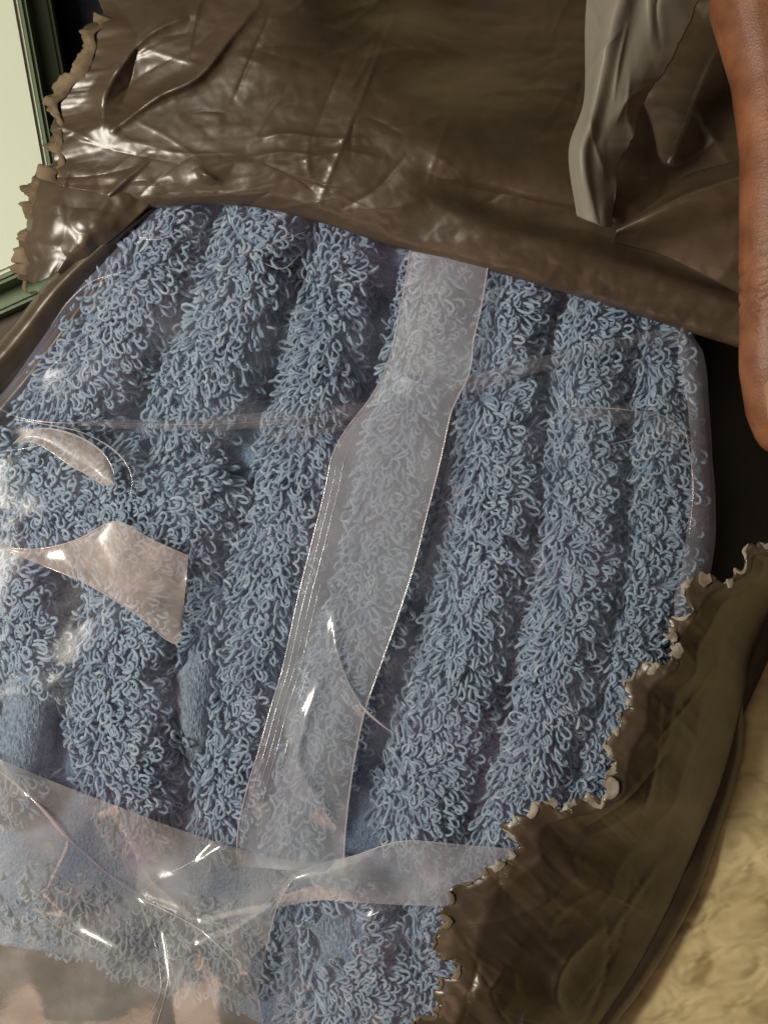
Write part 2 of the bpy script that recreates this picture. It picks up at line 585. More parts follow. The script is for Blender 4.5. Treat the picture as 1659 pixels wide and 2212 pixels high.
# ------------------------------------------------------------------ towels
# each spine point: x, y, top height, half width, half height (layout units)
TOWELS = [
    ("blue terry towel fold between the clear seal strip and the next ridge", None,
     [(1150, 480, -20, 60, 80), (1120, 620, -2, 70, 100), (1085, 800, 8, 82, 120), (1075, 1000, 14, 92, 130), (1045, 1250, 16, 100, 135),
      (985, 1480, 10, 104, 130), (930, 1700, 0, 104, 120), (880, 1860, -30, 96, 100)]),
    ("blue terry towel fold forming the middle ridge right of the seal strip", None,
     [(1290, 520, -20, 62, 90), (1290, 660, 0, 74, 110), (1265, 850, 14, 84, 125), (1255, 1050, 20, 90, 135), (1235, 1250, 18, 98, 135),
      (1190, 1500, 6, 102, 130), (1130, 1700, -8, 100, 120), (1060, 1880, -40, 90, 100)]),
    ("outermost blue terry towel fold beside the dark mailer opening and thumb", None,
     [(1400, 600, -50, 50, 90), (1420, 720, -30, 70, 110), (1428, 900, -14, 86, 125), (1425, 1100, -10, 96, 135), (1395, 1300, -20, 98, 135),
      (1350, 1500, -30, 96, 130), (1280, 1700, -40, 92, 120), (1210, 1880, -60, 80, 100)]),
    ("blue terry towel fold lying underneath the milky seal strip", None,
     [(960, 470, -40, 70, 90), (945, 620, -22, 76, 100), (905, 820, -16, 84, 110), (850, 1050, -14, 92, 120), (800, 1300, -18, 92, 120),
      (730, 1520, -26, 88, 110), (660, 1700, -40, 84, 100), (620, 1860, -70, 70, 90)]),
    ("narrow blue terry towel ridge left of the seal strip", None,
     [(760, 440, -40, 62, 90), (735, 560, -12, 74, 105), (705, 720, -6, 80, 115), (665, 920, -8, 86, 120), (620, 1120, -4, 92, 125),
      (560, 1340, -10, 84, 120), (520, 1520, -24, 76, 110), (500, 1700, -36, 90, 110), (480, 1860, -70, 70, 90)]),
    ("rounded blue terry towel lump in the upper corner by the green box", None,
     [(390, 400, -30, 84, 90), (345, 520, -4, 102, 110), (275, 660, 2, 110, 120), (190, 790, -8, 120, 120), (125, 890, -24, 110, 100), (90, 960, -44, 80, 90)]),
    ("blue terry towel lump second from the upper corner, under the mailer lip", None,
     [(580, 400, -20, 78, 90), (550, 520, 6, 94, 115), (510, 660, 12, 102, 125), (455, 800, 6, 104, 120), (415, 905, -14, 96, 100), (400, 985, -40, 70, 90)]),
    ("blue terry towel fold under the shiny crescent crease at the edge", None,
     [(-90, 980, -50, 90, 90), (20, 1030, -16, 130, 110), (150, 1085, -8, 156, 120), (300, 1120, -6, 156, 120), (420, 1090, -16, 130, 110), (500, 1020, -40, 80, 90)]),
    ("curly blue terry towel end standing beside the woven hem", None,
     [(300, 1230, -30, 60, 90), (285, 1330, 0, 96, 110), (270, 1460, 8, 104, 120), (265, 1600, 4, 104, 120), (290, 1720, -16, 90, 110), (330, 1830, -60, 60, 90)]),
    ("blue terry towel end at the picture edge with a grey woven patch", "hem",
     [(-40, 1170, -60, 60, 90), (20, 1270, -20, 90, 110), (60, 1390, -12, 84, 110), (60, 1510, -16, 90, 110), (40, 1620, -24, 90, 110), (0, 1760, -60, 70, 90)]),
    ("blue towel fold showing a smooth woven hem band in the dark gap", "hem",
     [(480, 1230, -60, 40, 80), (455, 1340, -34, 56, 90), (430, 1450, -22, 62, 95), (420, 1560, -26, 58, 95), (430, 1660, -60, 40, 80)]),
    ("lowest blue terry towel showing through the clear film at the bottom", "hem",
     [(640, 1870, -70, 70, 80), (720, 1960, -40, 120, 110), (760, 2080, -36, 150, 120), (790, 2220, -44, 170, 120), (800, 2340, -80, 150, 100)]),
    ("dim blue terry towel buried under the crumpled film corner", None,
     [(-120, 1880, -180, 100, 80), (80, 1900, -165, 130, 90), (300, 1950, -160, 150, 90), (500, 2020, -150, 140, 90), (640, 2110, -165, 100, 80)]),
    ("flat blue terry towel folded along the bottom beneath the film flap", None,
     [(1120, 1800, -80, 80, 80), (1040, 1910, -56, 100, 100), (960, 2050, -50, 110, 110), (930, 2200, -60, 110, 110), (900, 2330, -90, 90, 90)]),
]


def towel_grid(sp, seed, n=70, k=40):
    S = crom(sp, n)
    T = np.gradient(S[:, :2], axis=0)
    T /= np.linalg.norm(T, axis=1)[:, None]
    L = np.stack([-T[:, 1], T[:, 0]], 1)
    s = np.linspace(-1, 1, n)
    cap = np.clip(1 - np.abs(s) ** 14, 0, 1) ** 0.5
    cap = np.maximum(cap, 0.02)
    a = np.linspace(0, 2 * np.pi, k, endpoint=False)
    ca, sa = np.cos(a), np.sin(a)
    e = 0.98
    ca, sa = np.sign(ca) * np.abs(ca) ** e, np.sign(sa) * np.abs(sa) ** e
    rw, rh = 0.91 * S[:, 3] * cap, 1.15 * S[:, 4] * cap
    cz = S[:, 2] - 1.15 * S[:, 4]
    G = np.zeros((n, k, 3))
    uu = np.arange(n)[:, None] * 0.16 + 0 * a
    vv = a[None] * 1.1 + 0 * uu
    wob = 1 + 0.22 * fbm(uu, np.cos(a)[None] * 1.2 + 5 + 0 * uu, seed, 3)
    G[..., 0] = S[:, None, 0] + L[:, None, 0] * rw[:, None] * ca * wob
    G[..., 1] = S[:, None, 1] + L[:, None, 1] * rw[:, None] * ca * wob
    G[..., 2] = cz[:, None] + rh[:, None] * sa * (1 + (wob - 1) * 0.35)
    return G


GRIDS = [towel_grid(t[2], 20 + i) for i, t in enumerate(TOWELS)]

# the towel at the bottom of the stack, seen only as blue in the gaps
G = loft([[(300, 400, -150), (700, 400, -120), (1100, 480, -120), (1440, 560, -160)],
          [(60, 760, -130), (600, 760, -105), (1100, 760, -110), (1450, 760, -130)],
          [(-100, 1100, -120), (500, 1100, -100), (1050, 1100, -110), (1480, 1100, -140)],
          [(-100, 1500, -120), (450, 1500, -100), (1000, 1500, -110), (1420, 1450, -150)],
          [(-100, 1900, -150), (400, 1900, -130), (900, 1900, -130), (1250, 1850, -170)],
          [(-60, 2030, -220), (350, 2110, -200), (720, 2280, -190), (1000, 2280, -220)]], 90, 110)
G[..., 2] += 24 * fbm(G[..., 0] / 90, G[..., 1] / 130, 15)
UNDER = G

# height map of the packed towels
CELL = 8.0
X0, Y0 = -160.0, 330.0
NX, NY = 232, 262
ENV = np.full((NY, NX), -230.0)


def dense(G, f=3):
    n, k = G.shape[:2]
    G = np.concatenate([G, G[:, :1]], 1)
    i = np.linspace(0, n - 1, n * f)
    j = np.linspace(0, k, k * f)
    i0, j0 = np.minimum(i.astype(int), n - 2), np.minimum(j.astype(int), k - 1)
    fi, fj = (i - i0)[:, None, None], (j - j0)[None, :, None]
    A, B = G[i0][:, j0], G[i0][:, j0 + 1]
    C, D = G[i0 + 1][:, j0], G[i0 + 1][:, j0 + 1]
    return (A * (1 - fi) + C * fi) * (1 - fj) + (B * (1 - fi) + D * fi) * fj


for G in GRIDS:
    D = dense(G).reshape(-1, 3)
    ix = np.round((D[:, 0] - X0) / CELL).astype(int)
    iy = np.round((D[:, 1] - Y0) / CELL).astype(int)
    ok = (ix >= 0) & (ix < NX) & (iy >= 0) & (iy < NY)
    np.maximum.at(ENV, (iy[ok], ix[ok]), D[ok, 2])


def sample(A, x, y):
    fx = np.clip((x - X0) / CELL, 0, NX - 1.001)
    fy = np.clip((y - Y0) / CELL, 0, NY - 1.001)
    ix, iy = fx.astype(int), fy.astype(int)
    fx, fy = fx - ix, fy - iy
    return (A[iy, ix] * (1 - fx) + A[iy, ix + 1] * fx) * (1 - fy) + (A[iy + 1, ix] * (1 - fx) + A[iy + 1, ix + 1] * fx) * fy


def blur(A, n=1):
    for _ in range(n):
        P = np.pad(A, 1, mode='edge')
        A = (P[:-2, 1:-1] + P[2:, 1:-1] + P[1:-1, :-2] + P[1:-1, 2:] + 4 * P[1:-1, 1:-1]) / 8
    return A


FILM = ENV + 26
for _ in range(11):                        # film pulled tight from lump to lump
    P = np.pad(FILM, 1, mode='edge')
    FILM = np.maximum.reduce([P[1:-1, 1:-1], P[:-2, 1:-1], P[2:, 1:-1], P[1:-1, :-2], P[1:-1, 2:]])
FILM = np.maximum(FILM, -60)
FILM = np.maximum(blur(FILM, 260), blur(ENV, 3) + 28)
FILM = blur(FILM, 30) + 4


def film_h(x, y):
    return sample(FILM, x, y)


def build_loops(G, count, seed, skip=None):
    """terry loops rooted on the upper side of one towel"""
    rim_x = [0, 296, 430, 560, 690, 860, 1050, 1300, 1600, 1800]
    rim_y = [560, 452, 440, 447, 478, 533, 580, 655, 750, 810]
    r = np.random.default_rng(seed)
    n, k = G.shape[:2]
    W = to_world(G)
    D = np.concatenate([W, W[:, :1]], 1)
    Dl = np.concatenate([G, G[:, :1]], 1)
    A, B, C = D[:-1, :-1], D[:-1, 1:], D[1:, :-1]
    nr = np.cross(B - A, C - A)
    ar = np.linalg.norm(nr, axis=-1)
    nr = nr / (ar[..., None] + 1e-12)
    cen = W.mean(1)
    outw = np.sign(np.sum(nr * (A - cen[:-1, None]), -1, keepdims=True))
    nr = nr * outw
    lay = Dl[:-1, :-1]
    seen = (nr[..., 2] > -0.05) & (lay[..., 2] > sample(ENV, lay[..., 0], lay[..., 1]) - 95)
    seen &= (lay[..., 0] > -60) & (lay[..., 0] < 1720) & (lay[..., 1] > 380) & (lay[..., 1] < 2280)
    seen &= lay[..., 0] > np.interp(lay[..., 1], [380, 460, 560, 660, 755, 830, 900], [350, 300, 220, 130, 60, 10, -40]) + 12
    seen &= lay[..., 0] < np.interp(lay[..., 1], [380, 600, 790, 1000, 1130, 1260, 1400], [1410, 1435, 1462, 1486, 1488, 1470, 1435])
    seen &= lay[..., 1] > np.interp(lay[..., 0], rim_x, rim_y) - 45
    seen &= lay[..., 0] < np.interp(lay[..., 1], [1180, 1280, 1450, 1700, 1760, 1900, 2040, 2280], [1720, 1560, 1450, 1360, 1240, 1060, 1030, 1010])
    if skip is not None:
        seen &= ~skip(lay[..., 0], lay[..., 1])
    wt = (ar * seen).ravel()
    if wt.sum() <= 0:
        return None
    pick = r.choice(len(wt), count * 5, p=wt / wt.sum())
    i, j = pick // (k), pick % (k)
    fu, fv = r.random(len(i))[:, None], r.random(len(i))[:, None]
    # one loop to a cell, so the pile is even
    Q = (Dl[i, j] * (1 - fu) + Dl[i + 1, j] * fu) * (1 - fv) + (Dl[i, j + 1] * (1 - fu) + Dl[i + 1, j + 1] * fu) * fv
    key = np.floor(Q[:, 0] / 13.6).astype(np.int64) * 100003 + np.floor(Q[:, 1] / 13.6).astype(np.int64) * 101 + np.floor(Q[:, 2] / 20).astype(np.int64)
    _, first = np.unique(key, return_index=True)
    i, j, fu, fv = i[first], j[first], fu[first], fv[first]
    count = len(i)
    P = (D[i, j] * (1 - fu) + D[i + 1, j] * fu) * (1 - fv) + (D[i, j + 1] * (1 - fu) + D[i + 1, j + 1] * fu) * fv
    nn = nr[i, j]
    Lx = (Dl[i, j, 0]), (Dl[i, j, 1])
    # lean: a slowly turning direction plus a lot of scatter
    ang = -0.75 + 3.0 * fbm(Lx[0] / 230, Lx[1] / 230, 77, 2) + r.normal(0, 0.85, count)
    lean = np.stack([np.cos(ang), np.sin(ang), np.zeros(count)], 1)
    lean -= nn * np.sum(lean * nn, 1, keepdims=True)
    lean /= np.linalg.norm(lean, axis=1)[:, None] + 1e-9
    tilt = np.clip(r.normal(1.02, 0.22, count), 0.2, 1.4)[:, None]
    ax = nn * np.cos(tilt) + lean * np.sin(tilt)
    tw = r.normal(0, 0.5, count)
    s0 = np.cross(ax, nn)
    s0 /= np.linalg.norm(s0, axis=1)[:, None] + 1e-9
    s1 = np.cross(ax, s0)
    side = s0 * np.cos(tw)[:, None] + s1 * np.sin(tw)[:, None]
    ln = (r.uniform(33, 54, count) * U)[:, None]
    wd = (r.uniform(7.5, 12.8, count) * U)[:, None]
    nrm = np.cross(ax, side)
    # teardrop: legs start together and open into a round eye
    m = 12
    t = np.linspace(0, 1, m)
    th = np.pi * (2 * t - 1)
    al = 0.5 + 0.5 * np.cos(th)                    # 0 at the feet, 1 at the tip
    ac = np.sin(th) * (0.25 + 0.75 * al) * 1.25
    curl = r.normal(0, 0.14, count)[:, None]
    twist = r.normal(0, 0.35, count)[:, None]
    al_, ac_ = al[None], ac[None]
    ct, st = np.cos(twist * (1 - al_)), np.sin(twist * (1 - al_))
    Cn = (P[:, None] - nn[:, None] * (1 * U)
          + ax[:, None] * (ln * al_)[..., None]
          + side[:, None] * (wd * ac_ * ct)[..., None]
          + nrm[:, None] * (wd * ac_ * st + ln * curl * al_ ** 2 * 0.5)[..., None])
    # the film presses the loops flat
    hh = (Cn[..., 2] - REF_Z) / U
    kk = U * (CAM_Z - Cn[..., 2]) / (CAM_Z - REF_Z)
    lim = film_h(Cn[..., 0] / kk + 829.5, 1106 - Cn[..., 1] / kk) - 12 - r.uniform(0, 6, count)[:, None]
    over = np.maximum(hh - lim, 0)
    Cn[..., 2] -= over * 0.92 * U
    T = np.gradient(Cn, axis=1)
    T /= np.linalg.norm(T, axis=2)[..., None] + 1e-12
    A1 = np.cross(T, nrm[:, None] + 0 * T)
    A1 /= np.linalg.norm(A1, axis=2)[..., None] + 1e-9
    B1 = np.cross(T, A1)
    sides = 4
    rad = (r.uniform(3.1, 4.2, count)[:, None] * r.uniform(0.88, 1.12, (count, m)) * U)[:, :, None, None]
    a = np.linspace(0, 2 * np.pi, sides, endpoint=False)
    V = Cn[:, :, None] + rad * (np.cos(a)[None, None, :, None] * A1[:, :, None] + np.sin(a)[None, None, :, None] * B1[:, :, None])
    q = grid_faces(m, sides, True)
    F = (q[None] + (np.arange(count) * m * sides)[:, None, None]).reshape(-1, 4)
    me = new_mesh("terry_loops", V.reshape(-1, 3), F)
    at = me.attributes.new("tint", 'FLOAT', 'POINT')
    tint = np.clip(0.45 + r.normal(0, 0.2, count), 0, 1)
    at.data.foreach_set("value", np.repeat(tint, m * sides).astype(np.float32))
    return me


HEMS = {
    9: lambda x, y: np.hypot((x - 55) / 80, (y - 1570) / 82) < 0.85 + 0.6 * vnoise(x / 30, y / 30, 8),
    10: lambda x, y: np.hypot((x - 432) / 60, (y - 1510) / 115) < 0.8 + 0.6 * vnoise(x / 26, y / 26, 9),
    11: lambda x, y: np.hypot((x - 705) / 55, (y - 2030) / 85) < 0.75 + 0.6 * vnoise(x / 26, y / 26, 10),
}

for i, (label, hem, sp) in enumerate(TOWELS):
    G = GRIDS[i]
    mid = to_world(G.reshape(-1, 3).mean(0))
    t = thing("towel", label, "towel", (mid[0], mid[1], REF_Z - 0.03), "blue terry towels packed in the clear bag")
    me = new_mesh("cloth_body", to_world(G).reshape(-1, 3), grid_faces(G.shape[0], G.shape[1], True))
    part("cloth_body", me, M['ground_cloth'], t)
    if hem:
        # a smooth woven band lying on the body
        fn = HEMS[i]
        c = G.mean(1, keepdims=True)
        G2 = c + (G - c) * 1.02
        F = grid_faces(G.shape[0], G.shape[1], True)
        ctr = G2.reshape(-1, 3)[F].mean(1)
        keep = fn(ctr[:, 0], ctr[:, 1]) & (ctr[:, 2] > c.reshape(-1, 3)[F[:, 0] // G.shape[1], 2] - 10)
        F = F[keep]
        used = np.unique(F)
        remap = np.zeros(G2.reshape(-1, 3).shape[0], int)
        remap[used] = np.arange(len(used))
        me = new_mesh("hem_band", to_world(G2.reshape(-1, 3)[used]), remap[F])
        h = part("hem_band", me, M['weave'], t, label="smooth woven grey-blue hem without loops")
        sb = h.modifiers.new("smooth", 'SUBSURF')
        sb.levels = sb.render_levels = 2
    W = to_world(G)
    span = np.linalg.norm(np.diff(W.mean(1), axis=0), axis=1).sum() * np.mean([p[3] for p in sp]) * U
    cnt = int(span * 2 / (U * U) / 118)
    lm = build_loops(G, cnt, 300 + i, HEMS.get(i))
    if lm:
        part("terry_loops", lm, M['pile'], t, kind="stuff")

ut = thing("towel", "flat lowest blue towel visible only in the dark gaps between folds", "towel", tuple(to_world((700, 1250, -280))),
           "blue terry towels packed in the clear bag")
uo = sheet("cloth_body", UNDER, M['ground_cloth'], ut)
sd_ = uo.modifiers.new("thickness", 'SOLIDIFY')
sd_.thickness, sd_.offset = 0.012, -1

# ------------------------------------------------------------------ the clear bag
base_pt = to_world((800, 1250, -200))
bag = thing("clear_bag", "clear plastic bag with a milky seal strip packed full of blue towels", "plastic bag", tuple(base_pt))

Lb = crom([(330, 380, 0), (280, 460, 0), (200, 560, 0), (110, 660, 0), (40, 755, 0), (-10, 830, 0), (-60, 900, 0), (-70, 1100, 0), (-70, 1400, 0), (-70, 1900, 0)], 300)
Rb = crom([(1440, 380, 0), (1470, 600, 0), (1500, 720, 0), (1503, 790, 0), (1518, 880, 0), (1530, 1000, 0), (1532, 1130, 0), (1510, 1260, 0), (1470, 1380, 0),
           (1400, 1560, 0), (1330, 1720, 0), (1250, 1900, 0)], 300)
ys = np.linspace(382, 1895, 300)
nu = 330
lx = np.interp(ys, Lb[:, 1], Lb[:, 0])
rx = np.interp(ys, Rb[:, 1], Rb[:, 0])
t = np.linspace(0, 1, nu)
gx = lx[:, None] + (rx - lx)[:, None] * t[None]
gy = np.repeat(ys[:, None], nu, 1)
gh = film_h(gx, gy)
ed = np.minimum(gx - lx[:, None], rx[:, None] - gx)
gh = gh - 90 * np.clip(1 - ed / 70, 0, 1) ** 2
gh += 10 * facet(gx / 170, gy / 130, 4) + 3.5 * facet(gx / 70, gy / 60, 9) + 4 * fbm(gx / 220, gy / 110, 12)
gh += 5 * facet(gx / 90, gy / 75, 31) * np.clip(1 - gx / 520, 0, 1)
G = np.stack([gx, gy, gh], -1)
G = add_creases(G, [
    ([(-40, 870), (60, 905), (200, 915), (380, 915), (560, 905), (740, 895)], 22, 11),
    ([(300, 935), (520, 945), (700, 930), (820, 880)], 12, 9),
    ([(820, 880), (1000, 825), (1200, 765), (1400, 720), (1500, 740)], 16, 10),
    ([(930, 900), (1000, 820), (1100, 800)], 10, 8),
    ([(1200, 890), (1260, 880), (1360, 885), (1440, 900), (1490, 960)], 14, 6),
    ([(1300, 962), (1390, 945), (1470, 958), (1500, 962)], 10, 5),
    ([(150, 650), (190, 610), (260, 590), (300, 575)], 12, 7),
    ([(255, 500), (300, 512), (350, 505), (390, 480)], 14, 6),
    ([(540, 550), (600, 520), (660, 500)], 12, 5),
    ([(550, 560), (610, 580), (650, 545)], 10, 5),
    ([(100, 800), (200, 720), (240, 690)], 9, 8),
    ([(1500, 960), (1490, 1080), (1470, 1200)], 10, 12),
])
sheet("front_film", G, M['film'], bag)


def lay_on(P, lift):
    P = np.asarray(P, float)
    return np.column_stack([P[:, 0], P[:, 1], film_h(P[:, 0], P[:, 1]) + lift + (P[:, 2] if P.shape[1] > 2 else 0)])


# milky seal strip
SL = [(888, 530), (870, 640), (848, 750), (832, 800), (800, 860), (750, 925), (718, 985), (702, 1060), (672, 1180), (642, 1300), (612, 1440), (582, 1540), (560, 1620), (535, 1700), (515, 1790), (512, 1870)]
SR = [(1056, 560), (1040, 660), (1022, 740), (1016, 800), (996, 845), (975, 890), (950, 1000), (920, 1120), (895, 1220), (860, 1330), (825, 1430), (790, 1530), (770, 1620), (757, 1700), (746, 1800), (742, 1890)]
nv, nu2 = 220, 34
A = crom([(x, y, 0) for x, y in SL], nv)
B = crom([(x, y, 0) for x, y in SR], nv)
tt = np.linspace(0, 1, nu2)[None, :, None]
G = A[:, None] * (1 - tt) + B[:, None] * tt
ss = np.linspace(0, 1, nv)[:, None]
fh = blur(film_h(G[..., 0], G[..., 1]), 30)
G[..., 2] = fh + 22 + 7 * np.sin(np.pi * tt[..., 0]) + 2 * facet(G[..., 0] / 120, G[..., 1] / 140, 17)
low = np.clip((G[..., 1] - 1400) / 250, 0, 1)
G[..., 2] += low * (26 * facet(G[..., 0] / 70, G[..., 1] / 95, 23) + 7 * facet(G[..., 0] / 34, G[..., 1] / 50, 29))
G = add_creases(G, [
    ([(720, 1330), (735, 1440), (770, 1510), (800, 1560)], 20, 8),
    ([(690, 1480), (660, 1560), (645, 1650), (690, 1730), (740, 1800)], 18, 10),
    ([(860, 810), (930, 838), (1000, 830)], 10, 14),
])
strip = sheet("seal_strip", G, M['film_strip'], bag, label="milky translucent seal strip running down the front")
tube("strip_edge", G[::6, -1] + np.array([0, 0, 1.5]), 1.6, M['bead'], strip, n=160, ends=1)
tube("strip_edge", G[::6, 0] + np.array([0, 0, 1.5]), 1.6, M['bead'], strip, n=160, ends=1)
for col, a0, a1, rr in ((2, 80, 214, 1.3), (4, 60, 205, 1.0), (6, 120, 216, 1.4), (9, 150, 214, 1.0)):
    tube("zip_ridge", G[a0:a1:6, col] + np.array([0, 0, 1.0]), rr, M['bead'], strip, n=120)

# diagonal stray fold crossing the strip's lower end
Cx = lay_on([(720, 1380), (742, 1450), (778, 1520), (830, 1570), (880, 1602)], 34)
tube("crease_glint", Cx, 3.0, M['bead'], bag, n=40)

# triangle at the left: a reflection on the film, painted as peach haze
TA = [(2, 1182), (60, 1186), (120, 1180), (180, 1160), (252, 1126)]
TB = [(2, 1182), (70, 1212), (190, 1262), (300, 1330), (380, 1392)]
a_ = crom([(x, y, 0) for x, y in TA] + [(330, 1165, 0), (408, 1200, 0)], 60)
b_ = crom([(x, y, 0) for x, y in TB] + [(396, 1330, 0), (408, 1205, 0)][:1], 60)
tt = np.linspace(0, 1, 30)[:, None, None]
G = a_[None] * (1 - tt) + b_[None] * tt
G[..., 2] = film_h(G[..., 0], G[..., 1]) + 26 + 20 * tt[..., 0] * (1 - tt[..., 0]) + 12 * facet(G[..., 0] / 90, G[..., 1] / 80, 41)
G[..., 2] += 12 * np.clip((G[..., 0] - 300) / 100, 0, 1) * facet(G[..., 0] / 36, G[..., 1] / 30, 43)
tri = sheet("film_fold_or_glare", G, M['film_fold_or_glare'], bag, label="pinkish triangle of painted reflection on the film")
tube("crease_glint", G[0, :44:4] + np.array([0, 0, 1]), 2.6, M['bead'], tri, n=70)
tube("crease_glint", G[-1, ::4] + np.array([0, 0, 1]), 2.6, M['bead'], tri, n=90)

# crescent bulge, its glare painted as a milky sheet
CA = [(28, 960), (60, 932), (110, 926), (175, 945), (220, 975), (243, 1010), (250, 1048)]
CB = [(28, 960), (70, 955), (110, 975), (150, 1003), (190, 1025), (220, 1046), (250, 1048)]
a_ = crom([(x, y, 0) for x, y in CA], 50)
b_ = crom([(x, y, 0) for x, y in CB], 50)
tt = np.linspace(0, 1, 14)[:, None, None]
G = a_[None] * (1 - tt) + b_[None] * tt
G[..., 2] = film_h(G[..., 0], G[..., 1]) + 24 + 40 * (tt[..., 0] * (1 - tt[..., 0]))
cr = sheet("film_fold_or_glare", G, M['film_fold_or_glare'], bag, label="bright crescent bulge of film with painted glare")
tube("crease_glint", G[0, ::4] + np.array([0, 0, 1]), 2.4, M['bead'], cr, n=60)
tube("crease_glint", G[-1, ::4] + np.array([0, 0, 1]), 2.2, M['bead'], cr, n=60)
CC = lay_on([(30, 905), (90, 915), (180, 935), (250, 975), (284, 1025), (280, 1075), (255, 1115)], 24)
tube("crease_glint", CC, 2.2, M['bead'], bag, n=60)
tube("crease_glint", lay_on([(-20, 868), (20, 893), (60, 906), (120, 913), (200, 914)], 26), 2.0, M['bead'], bag, n=50)

def ribbon(name, P, w0, w1, lift, mat, seed, n=90, m=9):
    """a narrow doubled fold of film lying on the front"""
    C = crom([(x, y, 0) for x, y in P], n)
    T = np.gradient(C[:, :2], axis=0)
    T /= np.linalg.norm(T, axis=1)[:, None]
    L = np.stack([-T[:, 1], T[:, 0]], 1)
    s_ = np.linspace(0, 1, n)
    wd_ = (w0 + (w1 - w0) * s_) * np.clip(np.minimum(s_, 1 - s_) * 9, 0.05, 1) * (0.7 + 0.6 * vnoise(s_ * 7, 0 * s_, seed))
    t_ = np.linspace(-0.5, 0.5, m)
    G = np.zeros((m, n, 3))
    G[..., :2] = C[None, :, :2] + t_[:, None, None] * (L * wd_[:, None])[None]
    G[..., 2] = film_h(G[..., 0], G[..., 1]) + lift + 8 * (0.25 - t_[:, None] ** 2) * 4
    return sheet(name, G, mat, bag)


M['film_band'] = film_mat("doubled_film_band", 0.09, tint=(0.86, 0.80, 0.84), rough=0.18, refl=0.02)
ribbon("film_fold_or_glare", [(150, 912), (380, 918), (560, 908), (740, 892), (830, 868)], 10, 46, 22, M['film_band'], 1)
ribbon("film_fold_or_glare", [(960, 848), (1080, 812), (1220, 772), (1360, 738), (1480, 722)], 40, 22, 22, M['film_band'], 2)
ribbon("film_fold_or_glare", [(560, 940), (660, 938), (760, 920)], 26, 12, 21, M['film_band'], 3)
ribbon("film_fold_or_glare", [(1215, 905), (1280, 895), (1400, 905), (1480, 945)], 30, 40, 20, M['film_band'], 4)
M['film_side'] = film_mat("film_side", 0.16, tint=(0.78, 0.80, 0.92), rough=0.2, refl=0.02)
ribbon("side_film", [(1470, 690), (1496, 790), (1510, 900), (1516, 1020), (1514, 1150), (1494, 1270), (1460, 1370)], 52, 60, 4, M['film_side'], 6)
for P, rr in (([(300, 512), (335, 518), (370, 508), (400, 488)], 1.6),
              ([(110, 705), (150, 650), (200, 608), (262, 588)], 1.8), ([(540, 552), (600, 522), (662, 500)], 1.4), ([(552, 560), (610, 580), (650, 548)], 1.2),
              ([(1210, 890), (1260, 880), (1360, 886), (1440, 902), (1492, 958)], 1.5), ([(1310, 962), (1390, 946), (1470, 957), (1502, 962)], 1.3),
              ([(300, 916), (480, 916), (640, 904), (740, 895)], 1.1), ([(0, 975), (60, 968), (110, 955)], 1.2), ([(1480, 930), (1496, 1040), (1488, 1160)], 1.2)):
    tube("crease_glint", lay_on(P, 26), rr, M['bead'], bag, n=50)  # short pale beads put in as glints on the creases

# lower film over the last towels
LA = [(540, 1850, 0), (700, 1860, 0), (870, 1830, 0), (1000, 1830, 0), (1130, 1830, 0)]
LBt = [(540, 2290, 0), (700, 2290, 0), (870, 2290, 0), (1000, 2290, 0), (1130, 2290, 0)]
G = loft([LA, LBt], 110, 90)
G[..., 2] = film_h(G[..., 0], G[..., 1]) + 4 + 14 * facet(G[..., 0] / 95, G[..., 1] / 80, 51) + 7 * facet(G[..., 0] / 40, G[..., 1] / 36, 52)
G = add_creases(G, [([(790, 1990), (840, 1960), (880, 1950), (900, 1965)], 18, 9), ([(770, 2035), (820, 2060), (880, 2060)], 14, 7),
                    ([(760, 2160), (720, 2220), (690, 2270)], 16, 12)])
sheet("lower_film", G, M['film_low'], bag)

# folded hem of film across the bottom, milky
G = loft([[(640, 1885, 0), (690, 1866, 0), (760, 1850, 0), (870, 1817, 0), (980, 1824, 0), (1110, 1834, 0)],
          [(612, 1912, 0), (690, 1898, 0), (780, 1890, 0), (870, 1880, 0), (980, 1885, 0), (1110, 1895, 0)],
          [(590, 1962, 0), (690, 1945, 0), (780, 1950, 0), (870, 1955, 0), (980, 1958, 0), (1110, 1962, 0)]], 100, 36)
vv = np.linspace(0, 1, 36)[:, None]
G[..., 2] = film_h(G[..., 0], G[..., 1]) + 26 - 8 * vv + 10 * np.sin(np.pi * vv) + 9 * facet(G[..., 0] / 110, G[..., 1] / 60, 61)
fr_ = sheet("bottom_flap", G, M['film_flap'], bag)
tube("crease_glint", G[0, ::5] + np.array([0, 0, 1]), 1.6, M['bead'], fr_, n=90)

